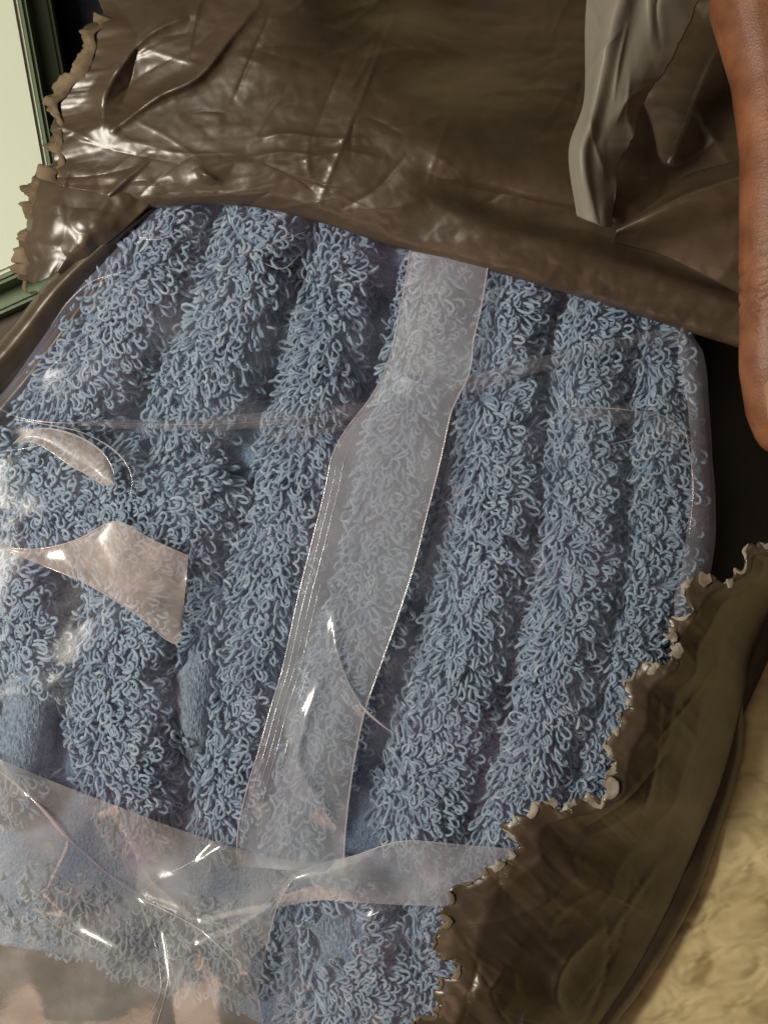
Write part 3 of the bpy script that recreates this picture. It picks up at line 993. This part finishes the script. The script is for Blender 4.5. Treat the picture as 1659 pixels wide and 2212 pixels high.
# crumpled corner of the bag, explicit creases meeting in a star
CP = [(-60, 1600, -20), (0, 1640, 6), (120, 1690, 18), (250, 1740, 18), (360, 1782, 14), (460, 1816, 10), (560, 1845, 6), (640, 1862, 4), (700, 1864, 2),     # 0-8 upper edge
      (640, 1893, 14), (602, 1950, 16), (578, 2040, 14), (562, 2110, 12), (560, 2160, 10), (572, 2230, 6), (575, 2300, 0),                              # 9-15 right edge
      (297, 1935, -50),                                                                                                                                # 16 star
      (60, 1720, 44), (150, 1815, 40), (225, 1880, 0), (480, 1822, 22), (400, 1880, 12), (330, 1905, 0), (300, 1860, -20), (270, 1800, 0),              # 17-24
      (200, 1760, 20), (520, 2000, 30), (430, 1990, 16), (540, 2105, 44), (420, 2040, 34), (350, 2010, -10), (345, 2140, 26), (370, 2140, 22),             # 25-32
      (390, 2290, 0), (300, 2290, 10), (250, 2040, 24), (150, 1985, 4), (90, 1935, 22), (60, 1830, 8), (40, 1960, 4), (-60, 1985, 14), (-60, 2120, 20),   # 33-41
      (60, 2080, 28), (180, 2120, 8), (240, 2200, 20), (100, 2200, 14), (-60, 2300, 0), (150, 2300, 4), (480, 2220, 16), (470, 2120, 28), (-60, 1690, -10)]   # 42-50
pts = [Vector((p[0], p[1])) for p in CP]
outline = [50, 0, 1, 2, 3, 4, 5, 6, 7, 8, 9, 10, 11, 12, 13, 14, 15, 33, 34, 47, 46, 41, 40]
edges = [(outline[i], outline[(i + 1) % len(outline)]) for i in range(len(outline))]
edges += [(16, 19), (19, 18), (18, 17), (17, 1), (16, 22), (22, 21), (21, 20), (16, 30), (30, 29), (29, 28), (16, 23), (16, 35), (16, 36), (36, 37), (30, 31), (16, 27), (27, 10)]
vv_, ee_, ff_, ov, oe_, of_ = delaunay_2d_cdt(pts, edges, [], 0, 0.001)
hz = []
for k, o in enumerate(ov):
    hz.append(1.5 * CP[o[0]][2] if o else 15)
bm = bmesh.new()
bv = [bm.verts.new((v.x, v.y, h)) for v, h in zip(vv_, hz)]
def inside(x, y, poly):
    c = False
    for i in range(len(poly)):
        a, b = poly[i], poly[i - 1]
        if (a[1] > y) != (b[1] > y) and x < (b[0] - a[0]) * (y - a[1]) / (b[1] - a[1]) + a[0]:
            c = not c
    return c


for f in ff_:
    cx = sum(vv_[i].x for i in f) / 3
    cy = sum(vv_[i].y for i in f) / 3
    if inside(cx, cy, [CP[i] for i in outline]):
        bm.faces.new([bv[i] for i in f])
bmesh.ops.delete(bm, geom=[v for v in bm.verts if not v.link_faces], context='VERTS')
bmesh.ops.triangulate(bm, faces=bm.faces[:])
for _ in range(4):
    bmesh.ops.subdivide_edges(bm, edges=bm.edges[:], cuts=1, use_grid_fill=True)
    bmesh.ops.triangulate(bm, faces=bm.faces[:])
    if _ >= 1:
        bmesh.ops.smooth_vert(bm, verts=[v for v in bm.verts if not v.is_boundary], factor=0.35, use_axis_x=True, use_axis_y=True, use_axis_z=True)
me = bpy.data.meshes.new("crumpled_corner")
bm.to_mesh(me)
bm.free()
V = np.zeros(len(me.vertices) * 3)
me.vertices.foreach_get("co", V)
V = V.reshape(-1, 3)
V[:, 2] += film_h(V[:, 0], np.minimum(V[:, 1], 2250)) * 0.25 - 6 + 4 * facet(V[:, 0] / 120, V[:, 1] / 90, 71) + 3 * fbm(V[:, 0] / 120, V[:, 1] / 150, 72)
star_zs = V
me.vertices.foreach_set("co", to_world(V).astype(np.float32).ravel())
me.polygons.foreach_set("use_smooth", np.ones(len(me.polygons), bool))
me.update()
M['film_corner'] = film_mat("crumpled_milky_film", 0.31, tint=(0.78, 0.76, 0.74), rough=0.16, refl=0.11, pink=0.04)
cc = part("crumpled_corner", me, M['film_corner'], bag)


def on_corner(P, lift=2):
    out = []
    for p in P:
        d = np.hypot(V[:, 0] - p[0], V[:, 1] - p[1])
        i = np.argsort(d)[:4]
        wgt = 1 / (d[i] + 1)
        out.append((p[0], p[1], (V[i, 2] * wgt).sum() / wgt.sum() + lift))
    return out


for P, rr in (([(0, 1665), (80, 1735), (150, 1812), (225, 1880), (297, 1932)], 5.0),
              ([(297, 1937), (340, 1900), (400, 1870), (480, 1822)], 1.1),
              ([(300, 1938), (420, 2000), (480, 2050), (540, 2110)], 3.5),
              ([(300, 1940), (330, 2020), (345, 2090), (345, 2150), (300, 2230)], 1.1),
              ([(320, 1945), (355, 2020), (365, 2100), (355, 2160), (330, 2240)], 1.1),
              ([(692, 1866), (640, 1893), (602, 1950), (578, 2040), (560, 2120), (560, 2165), (576, 2240)], 1.1),
              ([(70, 1950), (110, 1990), (180, 2030), (240, 2070)], 1.2)):
    tube("crease_glint", on_corner(P), rr, M['bead'], cc, n=60)  # bright streaks of the star creases, made as pale beads

# ------------------------------------------------------------------ the torn mailer
mail = thing("mailer_bag", "torn taupe plastic mailer bag peeled open around the clear bag", "mailer bag", tuple(to_world((900, 1100, -330))))


def ragged(C, amp, step, seed, jag=0.5):
    """push a boundary curve about, in small teeth"""
    n = len(C)
    T = np.gradient(C[:, :2], axis=0)
    T /= np.linalg.norm(T, axis=1)[:, None] + 1e-9
    L = np.stack([-T[:, 1], T[:, 0]], 1)
    s = np.r_[0, np.cumsum(np.linalg.norm(np.diff(C[:, :2], axis=0), axis=1))]
    m1 = np.clip(2.4 * vnoise(s / 75, 0 * s + 1.7, seed + 1) - 0.5, 0.1, 1.6)
    m2 = np.clip(2.4 * vnoise(s / 48, 0 * s + 4.1, seed + 2) - 0.5, 0.15, 1.6)
    d = amp * (fbm(s / (step * 4), 0 * s + 3.3, seed, 3) * 1.7 + jag * 0.8 * m1 * facet(s / (step * 2.2), 0 * s + 2, seed + 3)
               + jag * 0.7 * m2 * facet(s / (step * 0.9), 0 * s + 9, seed + 4))
    C = C.copy()
    C[:, :2] += L * d[:, None]
    return C


# back of the mailer, under everything
G = loft([[(120, 440, -250), (700, 420, -250), (1300, 500, -260), (1760, 560, -250)],
          [(-150, 850, -260), (600, 850, -300), (1300, 850, -320), (1760, 850, -270)],
          [(-150, 1300, -280), (600, 1300, -320), (1300, 1300, -330), (1720, 1250, -280)],
          [(-150, 1800, -280), (600, 1800, -320), (1250, 1800, -330), (1530, 1700, -310)],
          [(-150, 2330, -260), (600, 2330, -300), (1000, 2330, -330), (1200, 2330, -310)]], 80, 90)
G[..., 2] += 10 * facet(G[..., 0] / 160, G[..., 1] / 140, 81)
sheet("back_panel", G, M['mailer_in'], mail, thick=0.0003)

# upper sheet with its rolled lip
rows = [
    [(300, 430, -40), (430, 420, -20), (560, 425, -20), (690, 455, -30), (860, 510, -30), (1050, 560, -30), (1300, 635, -50), (1600, 735, -60), (1780, 790, -60)],
    [(296, 452, 0), (430, 440, 14), (560, 447, 16), (690, 478, 16), (860, 533, 16), (1050, 580, 30), (1300, 655, 12), (1600, 750, 0), (1780, 805, 0)],
    [(270, 432, 30), (430, 424, 44), (600, 428, 48), (700, 455, 48), (870, 508, 48), (1050, 548, 62), (1300, 615, 44), (1600, 705, 30), (1780, 760, 30)],
    [(200, 415, 36), (430, 396, 56), (600, 400, 60), (720, 420, 62), (900, 462, 66), (1050, 495, 80), (1290, 560, 64), (1600, 660, 44), (1780, 710, 44)],
    [(130, 400, 20), (400, 362, 62), (600, 362, 68), (740, 372, 70), (915, 402, 66), (1060, 448, 44), (1290, 512, 24), (1600, 625, 4), (1780, 670, 0)],
    [(98, 372, 10), (370, 318, 48), (600, 315, 58), (760, 310, 62), (935, 345, 72), (1080, 385, 64), (1300, 440, 50), (1600, 560, 30), (1780, 600, 30)],
    [(100, 290, 0), (340, 250, 44), (600, 240, 62), (780, 230, 58), (950, 250, 26), (1100, 270, -10), (1320, 300, -50), (1600, 400, -60), (1780, 430, -30)],
    [(130, 215, -4), (350, 180, 40), (600, 160, 62), (800, 150, 10), (970, 165, -80), (1120, 170, -120), (1340, 180, -150), (1600, 230, -160), (1780, 250, -100)],
    [(165, 110, -4), (380, 90, 36), (620, 70, 40), (820, 60, -80), (990, 70, -190), (1150, 70, -225), (1360, 70, -240), (1600, 90, -240), (1780, 90, -190)],
    [(205, 20, -20), (410, 0, 16), (640, -20, 10), (840, -20, -180), (1010, -20, -275), (1180, -20, -300), (1380, -20, -305), (1600, -20, -250), (1780, -20, -250)],
    [(270, -120, -60), (460, -130, -30), (660, -130, -30), (860, -130, -270), (1020, -130, -320), (1200, -130, -330), (1400, -130, -330), (1600, -130, -300), (1780, -130, -300)],
]
NUu, NVv = 420, 260
G = loft(rows, NUu, NVv)
lb = ragged(G[:, 0], 26, 11, 91, 0.7)
keep = np.clip(1 - np.linspace(0, 1, NUu) / 0.10, 0, 1)[None, :, None]
wv = np.ones((NVv, 1, 1))
wv[:] = np.clip((np.arange(NVv) - 120) / 20, 0, 1)[:, None, None]
G = G + (lb - G[:, 0])[:, None] * keep * wv
x, y = G[..., 0], G[..., 1]
left = np.clip(1 - (x - 80) / 420, 0, 1)
vfade = np.clip((np.arange(NVv) - 34) / 30, 0, 1)[:, None]
G[..., 2] += vfade * (16 * facet(x / 210, y / 110, 93) + 22 * facet(x / 130 + y / 180, y / 85, 94) * (0.35 + left) + 9 * left * facet(x / 48, y / 60, 96) + 8 * fbm(x / 260, y / 70, 97))
G[..., 2] += 4.5 * facet(x / 62, y / 44, 98) + 2.2 * facet(x / 30, y / 24, 89) + 1.0 * facet(x / 15, y / 13, 88)
G = add_creases(G, [
    ([(560, 10), (500, 80), (430, 165), (350, 205), (300, 240), (245, 282)], 26, 9),
    ([(420, 30), (330, 70), (280, 120), (230, 200), (222, 270)], 30, 16),
    ([(300, 80), (285, 170), (262, 235)], -26, 24),
    ([(860, 10), (800, 160), (760, 260), (720, 360), (690, 440)], 6, 4),
    ([(150, 530), (190, 470), (260, 400), (330, 340)], 14, 5),
    ([(150, 530), (230, 480), (330, 440)], 12, 5),
    ([(140, 540), (130, 470), (140, 400), (150, 370)], 16, 9),
    ([(1050, 200), (1210, 195), (1205, 225), (1185, 255)], 5, 4),
    ([(470, 390), (440, 375), (430, 360)], 14, 6),
    ([(560, 300), (620, 290), (700, 300), (790, 300)], 9, 6),
    ([(640, 350), (740, 330), (830, 345)], 8, 8),
    ([(1340, 120), (1400, 250), (1440, 360), (1560, 300)], -110, 70),
    ([(920, 372), (1000, 402), (1130, 430), (1280, 470), (1590, 600)], -24, 26),
])
def straight_creases(G, n, box, ang, seed, amp=(1.5, 4.2), ln=(60, 260)):
    """fine sharp lines pressed into a film"""
    r_ = np.random.default_rng(seed)
    out = []
    for _ in range(n):
        cx, cy = r_.uniform(box[0], box[2]), r_.uniform(box[1], box[3])
        a_ = r_.normal(ang[int(r_.integers(len(ang)))], 0.25)
        l_ = r_.uniform(*ln) / 2
        b_ = r_.normal(0, 0.12) * l_
        dx, dy = math.cos(a_), math.sin(a_)
        out.append(([(cx - dx * l_, cy - dy * l_), (cx - dy * b_, cy + dx * b_), (cx + dx * l_, cy + dy * l_)],
                    r_.choice([-1, 1]) * r_.uniform(*amp), r_.uniform(2.5, 6)))
    return add_creases(G, out)


G = straight_creases(G, 70, (90, 0, 1500, 440), (-0.5, 0.25, 1.9, -0.15), 61)
UPG = G.copy()
up = sheet("upper_panel", G, M['mailer'], mail, thick=0.00035)

# torn corner hanging at the left, thin stretched film
lft = [
    [(86, 372, -6), (62, 450, -12), (45, 530, -20), (60, 575, -30), (48, 606, -30)],
    [(100, 372, 6), (84, 450, 8), (74, 525, 6), (92, 565, 0), (76, 612, -10)],
    [(140, 376, 14), (125, 440, 36), (112, 505, 36), (118, 555, 20), (102, 602, 4)],
    [(200, 385, 24), (180, 430, 42), (160, 485, 50), (142, 542, 32), (118, 592, 8)],
    [(270, 400, 30), (245, 435, 44), (215, 480, 54), (176, 528, 40), (126, 588, 12)],
    [(335, 420, 24), (320, 448, 26), (268, 495, 26), (214, 540, 16), (134, 602, -8)],
]
G = loft(lft, 90, 70)
eb = ragged(G[0], 16, 9, 101, 0.8)
kv = np.clip(1 - np.linspace(0, 1, 70) / 0.16, 0, 1)[:, None, None]
G = G + (eb - G[0])[None] * kv
G[..., 2] += 16 * facet(G[..., 0] / 52, G[..., 1] / 46, 103) + 6 * facet(G[..., 0] / 24, G[..., 1] / 26, 104)
CORNER = G.copy()
sheet("torn_corner", G, M['mailer'], mail, thick=0.0003)

# fringe of thin stretched film along the torn upper left edge
for C0, inw, sd in ((UPG[118:236, 0], (26, 8), 111), (CORNER[0, 8:], (22, 4), 115)):
    c0 = crom(C0[::6], 150)
    c = ragged(c0 + np.array([-7, -2, 3]), 20, 7, sd, 1.0)
    c2 = c0 + np.array([inw[0], inw[1], 9])
    tt = np.linspace(0, 1, 10)[:, None, None]
    G = c[None] * (1 - tt) + c2[None] * tt
    G[..., 2] += 5 * np.sin(np.pi * tt[..., 0]) + 5 * facet(G[..., 0] / 34, G[..., 1] / 30, sd + 5) + 3 * facet(G[..., 0] / 13, G[..., 1] / 12, sd + 6)
    sheet("torn_edge", G, M['torn_tan'], up, thick=0.0002)

# rolled side edge running down the left
side = [
    [(345, 448, -60), (240, 520, -70), (130, 612, -80), (40, 715, -90), (-60, 830, -95)],
    [(325, 446, -10), (225, 510, -10), (118, 598, -16), (28, 706, -24), (-75, 820, -30)],
    [(330, 450, 12), (235, 520, 18), (135, 610, 14), (45, 722, 4), (-60, 845, 0)],
    [(334, 456, -6), (250, 532, -4), (155, 632, -10), (60, 756, -20), (-45, 885, -24)],
    [(338, 460, -22), (262, 542, -26), (170, 648, -36), (75, 775, -46), (-35, 905, -50)],
    [(342, 462, -6), (270, 548, -6), (182, 656, -16), (84, 788, -28), (-25, 920, -30)],
    [(346, 466, -30), (285, 556, -36), (195, 668, -52), (95, 800, -66), (-15, 935, -70)],
    [(350, 470, -90), (295, 565, -110), (205, 680, -120), (105, 815, -130), (0, 950, -130)],
]
G = loft(side, 90, 60)
G[..., 2] += 3 * fbm(G[..., 0] / 90, G[..., 1] / 90, 121) + 2.5 * facet(G[..., 0] / 40, G[..., 1] / 60, 122)
sheet("side_fold", G, M['mailer'], mail, thick=0.0004)
# curl of torn film below it
cq = crom([(52, 606, -20), (50, 622, -8), (60, 632, -2), (74, 628, -10)], 24)
c2 = cq + np.array([8, 2, 10])
tt = np.linspace(0, 1, 6)[:, None, None]
sheet("torn_edge", cq[None] * (1 - tt) + c2[None] * tt, M['torn_tan'], mail, thick=0.0002)

# pale curled flap at the top
G = loft([
    [(1272, -60, 96), (1264, 60, 96), (1262, 215, 92), (1229, 326, 96), (1246, 466, 70)],
    [(1300, -60, 130), (1285, 60, 126), (1268, 235, 112), (1240, 332, 110), (1262, 474, 80)],
    [(1352, -60, 190), (1322, 50, 176), (1278, 255, 136), (1258, 340, 124), (1284, 482, 88)],
    [(1400, -60, 176), (1360, 60, 156), (1306, 245, 120), (1278, 342, 104), (1296, 488, 80)],
    [(1460, -60, 166), (1404, 72, 144), (1340, 238, 108), (1302, 346, 88), (1308, 490, 70)],
    [(1538, -60, 120), (1476, 80, 100), (1396, 222, 68), (1342, 350, 52), (1320, 490, 52)],
], 120, 90)
G[..., 2] += 9 * facet(G[..., 0] / 70, G[..., 1] / 130, 131) + 4 * facet(G[..., 0] / 32, G[..., 1] / 60, 133)
G = straight_creases(G, 14, (1240, 0, 1460, 470), (1.9, 1.4, 2.2), 64, (3, 7), (60, 200))
eR = ragged(G[-1], 10, 14, 134, 0.6)
G = G + (eR - G[-1])[None] * np.clip((np.linspace(0, 1, 90) - 0.8) / 0.2, 0, 1)[:, None, None]
sheet("curled_flap", G, M['mailer_grey'], mail, thick=0.00025, label="pale grey curled flap showing the mailer's inner side")

# creased film between the flap and the thumb
G = loft([
    [(1322, 522, 10), (1420, 548, 14), (1520, 596, 8), (1680, 680, 0)],
    [(1325, 510, 44), (1420, 502, 56), (1520, 512, 52), (1680, 570, 36)],
    [(1332, 497, 64), (1420, 455, 86), (1516, 417, 92), (1680, 375, 84)],
    [(1345, 482, 20), (1424, 440, 0), (1512, 402, -10), (1680, 355, -10)],
    [(1362, 455, -80), (1432, 410, -110), (1512, 370, -110), (1680, 330, -100)],
], 90, 60)
G[..., 2] += 12 * facet(G[..., 0] / 90, G[..., 1] / 50, 141) + 5 * facet(G[..., 0] / 36, G[..., 1] / 30, 142)
sheet("gathered_film", G, M['mailer'], mail, thick=0.0003)

# right-hand flap with the long tear
TE = [(1700, 1180), (1655, 1188), (1606, 1192), (1600, 1225), (1560, 1248), (1500, 1275), (1462, 1330), (1432, 1372), (1428, 1432), (1372, 1462), (1356, 1500), (1352, 1560),
      (1318, 1612), (1308, 1660), (1300, 1715), (1220, 1740), (1120, 1752), (1092, 1785), (1104, 1832), (1050, 1868), (1000, 1910), (976, 1965), (962, 2040), (984, 2105), (940, 2165), (915, 2230), (905, 2320)]
OE = [(1760, 1180), (1720, 1240), (1668, 1310), (1640, 1370), (1616, 1440), (1596, 1540), (1560, 1680), (1510, 1810), (1450, 1950), (1380, 2085), (1310, 2190), (1240, 2290), (1180, 2360)]
nT = 640
te = crom([(a, b, 0) for a, b in TE], nT)
oe = crom([(a, b, 0) for a, b in OE], nT)
te0 = te.copy()
s = np.r_[0, np.cumsum(np.linalg.norm(np.diff(te[:, :2], axis=0), axis=1))]
te = ragged(te, 30, 9, 151, 0.85)
nW = 70
tt = np.linspace(0, 1, nW)
G = np.zeros((nW, nT, 3))
ef = np.clip(1 - tt / 0.22, 0, 1)[:, None, None] ** 1.5
smooth_edge = te0[None] * (1 - tt[:, None, None]) + oe[None] * tt[:, None, None]
G = smooth_edge + ef * (te - te0)[None]
prof = np.interp(tt, [0, 0.05, 0.18, 0.4, 0.65, 0.85, 0.95, 1.0], [0.90, 0.96, 0.93, 0.25, -1.0, -2.3, -3.0, -3.4])
along = s / s[-1]
amp = np.interp(along, [0, 0.2, 0.5, 0.75, 1], [60, 74, 84, 78, 60])
basz = np.interp(along, [0, 0.15, 0.35, 0.6, 1], [-40, -62, -50, -36, -60])
G[..., 2] = basz[None] + prof[:, None] * amp[None] + 20
x, y = G[..., 0], G[..., 1]
G[..., 2] += 12 * facet((x + y) / 220, (y - x) / 75, 153) + 10 * fbm((x + y) / 300, (x - y) / 45, 154, 3) * np.sin(np.pi * np.clip(tt, 0, 1))[:, None]
G[..., 2] += 10 * np.clip(1 - tt / 0.35, 0, 1)[:, None] * facet(x / 60, y / 55, 155) * 1.6
G[..., 2] += 3.0 * facet((x + y) / 90, (y - x) / 40, 156) + 1.4 * facet(x / 30, y / 26, 157)
G = add_creases(G, [
    ([(1240, 2240), (1200, 2150), (1220, 2080), (1300, 2000)], 18, 12),
    ([(1120, 2240), (1060, 2160), (1070, 2120), (1100, 2080)], 26, 22),
    ([(980, 2000), (1080, 1990), (1200, 1940)], 14, 18),
    ([(1090, 1840), (1160, 1900), (1200, 2000)], 12, 20),
])
G = straight_creases(G, 36, (980, 1250, 1640, 2212), (2.1, 1.8, 0.6), 62, (2, 6), (80, 320))
lowf = sheet("side_flap", G, M['mailer'], mail, thick=0.00035, label="dark taupe flap with a long jagged tear")

# outer folded seam of that flap
o2 = oe.copy()
Tn = np.gradient(oe[:, :2], axis=0)
Tn /= np.linalg.norm(Tn, axis=1)[:, None]
Ln = np.stack([-Tn[:, 1], Tn[:, 0]], 1)
if Ln[:, 0].mean() < 0:
    Ln = -Ln
wid = np.interp(np.linspace(0, 1, nT), [0, 0.28, 0.36, 0.6, 0.85, 1], [2, 4, 26, 40, 26, 30])
R = []
for f, hh in ((-0.35, 4), (0.1, 2), (0.6, -10), (1.0, -34), (0.9, -55), (0.4, -75)):
    q = oe.copy()
    q[:, :2] += Ln * (wid * f)[:, None]
    q[:, 2] = G[-1, :, 2] + hh
    R.append(q[::5])
G2 = crom_u(R, 30)
sheet("seam", G2, M['mailer'], lowf, thick=0.0003)

# curled-back lip of the tear: pale inner film showing in scallops
G0 = G
n_c = 0
r2 = np.random.default_rng(5)
pos = 12
while pos < nT - 20:
    ln = int(r2.integers(4, 17))
    a, b = pos, min(pos + ln, nT - 2)
    pos = b + int(r2.integers(0, 12))
    frac = a / nT
    tan = frac > 0.66
    wmax = r2.uniform(6, 27) if not tan else r2.uniform(5, 14)
    seg = G0[0, a:b + 1]
    m_ = len(seg)
    Tn = np.gradient(seg[:, :2], axis=0)
    Tn /= np.linalg.norm(Tn, axis=1)[:, None] + 1e-9
    Lr = np.stack([-Tn[:, 1], Tn[:, 0]], 1)
    ctr = G0[10, (a + b) // 2, :2] - seg[m_ // 2, :2]
    if (Lr.mean(0) @ ctr) < 0:
        Lr = -Lr
    bow = np.sin(np.pi * np.linspace(0, 1, m_)) ** r2.uniform(0.5, 1.6)
    rows_ = []
    for f, hh in ((-0.04, 1), (0.0, 2), (0.35, 4), (0.75, 4), (1.0, 3)):
        q = seg.copy()
        jit = 1 + 0.25 * (_hash(np.arange(m_), 0 * np.arange(m_), n_c) - 0.5) * (f > 0.9)
        q[:, :2] += Lr * (wmax * f * bow * jit)[:, None]
        q[:, 2] += hh * (0.4 + 0.6 * bow) + 3
        rows_.append(q)
    Gc = crom_u(rows_, 9)
    Gc[..., 2] += 3 * facet(Gc[..., 0] / 14, Gc[..., 1] / 12, n_c)
    sheet("torn_edge", Gc, M['torn_tan'] if tan else M['torn'], lowf, thick=0.0002)
    n_c += 1

# ------------------------------------------------------------------ the hand holding the mailer open
def skin_mat():
    m, nt, out = mat_new("skin")
    p = nt.nodes.new("ShaderNodeBsdfPrincipled")
    nz = noise(nt, 90, 4, 0.6)
    r = ramp(nt, nz.outputs["Fac"], [(0.3, (0.15, 0.054, 0.023)), (0.7, (0.28, 0.115, 0.054))])
    nt.links.new(r.outputs[0], p.inputs["Base Color"])
    p.inputs["Roughness"].default_value = 0.48
    p.inputs["Subsurface Weight"].default_value = 0.25
    p.inputs["Subsurface Radius"].default_value = (0.006, 0.002, 0.001)
    p.inputs["Subsurface Scale"].default_value = 1.0
    n1 = noise(nt, 420, 3, 0.6, ((0.5, 2.6, 1), (0, 0, 0.2)))
    b1 = bump(nt, n1.outputs["Fac"], 0.12, 0.0012)
    vo = N(nt, "TexVoronoi", Scale=1500.0)
    g = nt.nodes.new("ShaderNodeNewGeometry")
    nt.links.new(g.outputs["Position"], vo.inputs["Vector"])
    b2 = bump(nt, vo.outputs["Distance"], 0.25, 0.0003)
    nt.links.new(b1.outputs[0], b2.inputs["Normal"])
    nt.links.new(b2.outputs[0], p.inputs["Normal"])
    nt.links.new(p.outputs[0], out.inputs[0])
    return m


M['skin'] = skin_mat()
M['nail'] = principled_mat("nail", [(0.3, (0.33, 0.17, 0.095)), (0.7, (0.40, 0.215, 0.13))], 60, 0.28, [(500, 0.05, 0.0005)], spec=0.5)


def capsule_chain(bm, pts):
    """tapered limb: hull of neighbouring balls; pts = (Vector, radius)"""
    for (p, r), (q, s) in zip(pts[:-1], pts[1:]):
        b2 = bmesh.new()
        for c, rad in ((p, r), (q, s)):
            bmesh.ops.create_icosphere(b2, subdivisions=3, radius=rad, matrix=Matrix.Translation(c))
        cos = [v.co.copy() for v in b2.verts]
        b2.free()
        b2 = bmesh.new()
        vs = [b2.verts.new(c) for c in cos]
        bmesh.ops.convex_hull(b2, input=vs)
        bmesh.ops.delete(b2, geom=[v for v in b2.verts if not v.link_faces], context='VERTS')
        tmp_me = bpy.data.meshes.new("limb")
        b2.to_mesh(tmp_me)
        b2.free()
        bm.from_mesh(tmp_me)
        bpy.data.meshes.remove(tmp_me)


def HP(x, y, h):
    return Vector(to_world((x, y, h)))


bm = bmesh.new()
mm = 0.001
# thumb: from the palm down along the frame edge
thumb = [(HP(1700, -260, 60), 19 * mm), (HP(1640, 10, 104), 15.5 * mm), (HP(1664, 170, 126), 12.2 * mm), (HP(1674, 330, 140), 10.8 * mm), (HP(1672, 560, 140), 10.9 * mm),
         (HP(1676, 680, 136), 11.3 * mm), (HP(1674, 790, 126), 11.2 * mm), (HP(1682, 880, 114), 10.4 * mm), (HP(1690, 922, 106), 9.2 * mm)]
capsule_chain(bm, thumb)
# palm and the other fingers, outside the frame, gripping under the mailer
palm = [(HP(1700, -260, 60), 19 * mm), (HP(2000, -220, 20), 21 * mm), (HP(2230, -60, -40), 18 * mm)]
capsule_chain(bm, palm)
capsule_chain(bm, [(HP(1700, -260, 60), 18 * mm), (HP(2050, -620, 30), 24 * mm)])
capsule_chain(bm, [(HP(2230, -60, -40), 17 * mm), (HP(2050, -620, 30), 24 * mm), (HP(2250, -1100, 60), 26 * mm), (HP(2450, -1700, 120), 31 * mm)])
capsule_chain(bm, [(HP(2000, -220, 20), 20 * mm), (HP(2050, -620, 30), 24 * mm)])
for x0, y0, l, dr in ((1990, -150, 1.0, 0), (2090, -60, 1.08, 20), (2180, 20, 1.0, 40), (2250, 110, 0.82, 60)):
    capsule_chain(bm, [(HP(x0, y0, -10), 10.5 * mm), (HP(x0 + 30 * l, y0 + 250 * l, -110 - dr), 9.2 * mm),
                       (HP(x0 - 80 * l, y0 + 370 * l, -190 - dr), 8.4 * mm), (HP(x0 - 200 * l, y0 + 400 * l, -215 - dr), 7.4 * mm)])
me = bpy.data.meshes.new("hand_src")
bm.to_mesh(me)
bm.free()
tmp = bpy.data.objects.new("hand_src", me)
COL.objects.link(tmp)
rm = tmp.modifiers.new("r", 'REMESH')
rm.mode = 'VOXEL'
rm.voxel_size = 0.0011
sm = tmp.modifiers.new("s", 'SMOOTH')
sm.factor, sm.iterations = 0.5, 10
dg = bpy.context.evaluated_depsgraph_get()
hm = bpy.data.meshes.new_from_object(tmp.evaluated_get(dg))
bpy.data.objects.remove(tmp)
nvh = len(hm.vertices)
V = np.zeros(nvh * 3)
hm.vertices.foreach_get("co", V)
V = V.reshape(-1, 3)
# knuckle wrinkles on the thumb's joint
yy = V[:, 1]
yk = HP(1676, 640, 136).y
nearby = np.exp(-((yy - yk) / 0.012) ** 2) * (V[:, 0] < 0.16) * (V[:, 2] > 0.055)
wr = np.sin((yy - yk + 0.25 * (V[:, 0] - 0.11) + 0.0012 * np.sin(V[:, 0] * 900)) * 2 * np.pi / 0.0042)
nrm = np.zeros(nvh * 3)
hm.vertices.foreach_get("normal", nrm)
V += nrm.reshape(-1, 3) * (nearby * -np.clip(wr - 0.5, 0, 0.5) * 2 * 0.0010)[:, None]
hm.vertices.foreach_set("co", V.astype(np.float32).ravel())
hm.polygons.foreach_set("use_smooth", np.ones(len(hm.polygons), bool))
hm.update()
hm.name = "hand"
hand = thing("hand", "person's bare thumb and hand gripping the mailer at the edge", "hand", tuple(HP(1700, -260, -60)))
part("skin_surface", hm, M['skin'], hand)
# thumbnail, on the side turned away from the towels
tip, root = HP(1692, 910, 110), HP(1680, 800, 128)
axd = (tip - root).normalized()
outd = Vector((0.10, 0, 0.99))
outd = (outd - axd * outd.dot(axd)).normalized()
sd = axd.cross(outd)
NV_, NU_ = 18, 15
V = []
for i in range(NV_):
    f = i / (NV_ - 1)
    c = root + (tip - root) * (f * 1.12)
    R_ = (11.2 * (1 - f) + 9.5 * f) * mm + 0.0005
    hw = 0.86 * (1 - 0.9 * abs(2 * f - 1) ** 6) ** 0.5
    for j in range(NU_):
        a = (j / (NU_ - 1) * 2 - 1) * hw
        V.append(c + outd * (R_ * math.cos(a)) + sd * (R_ * math.sin(a)))
nm = new_mesh("thumbnail", np.array([tuple(v) for v in V]), grid_faces(NV_, NU_))
nl = part("nail", nm, M['nail'], hand)
so = nl.modifiers.new("t", 'SOLIDIFY')
so.thickness, so.offset = 0.0006, 0
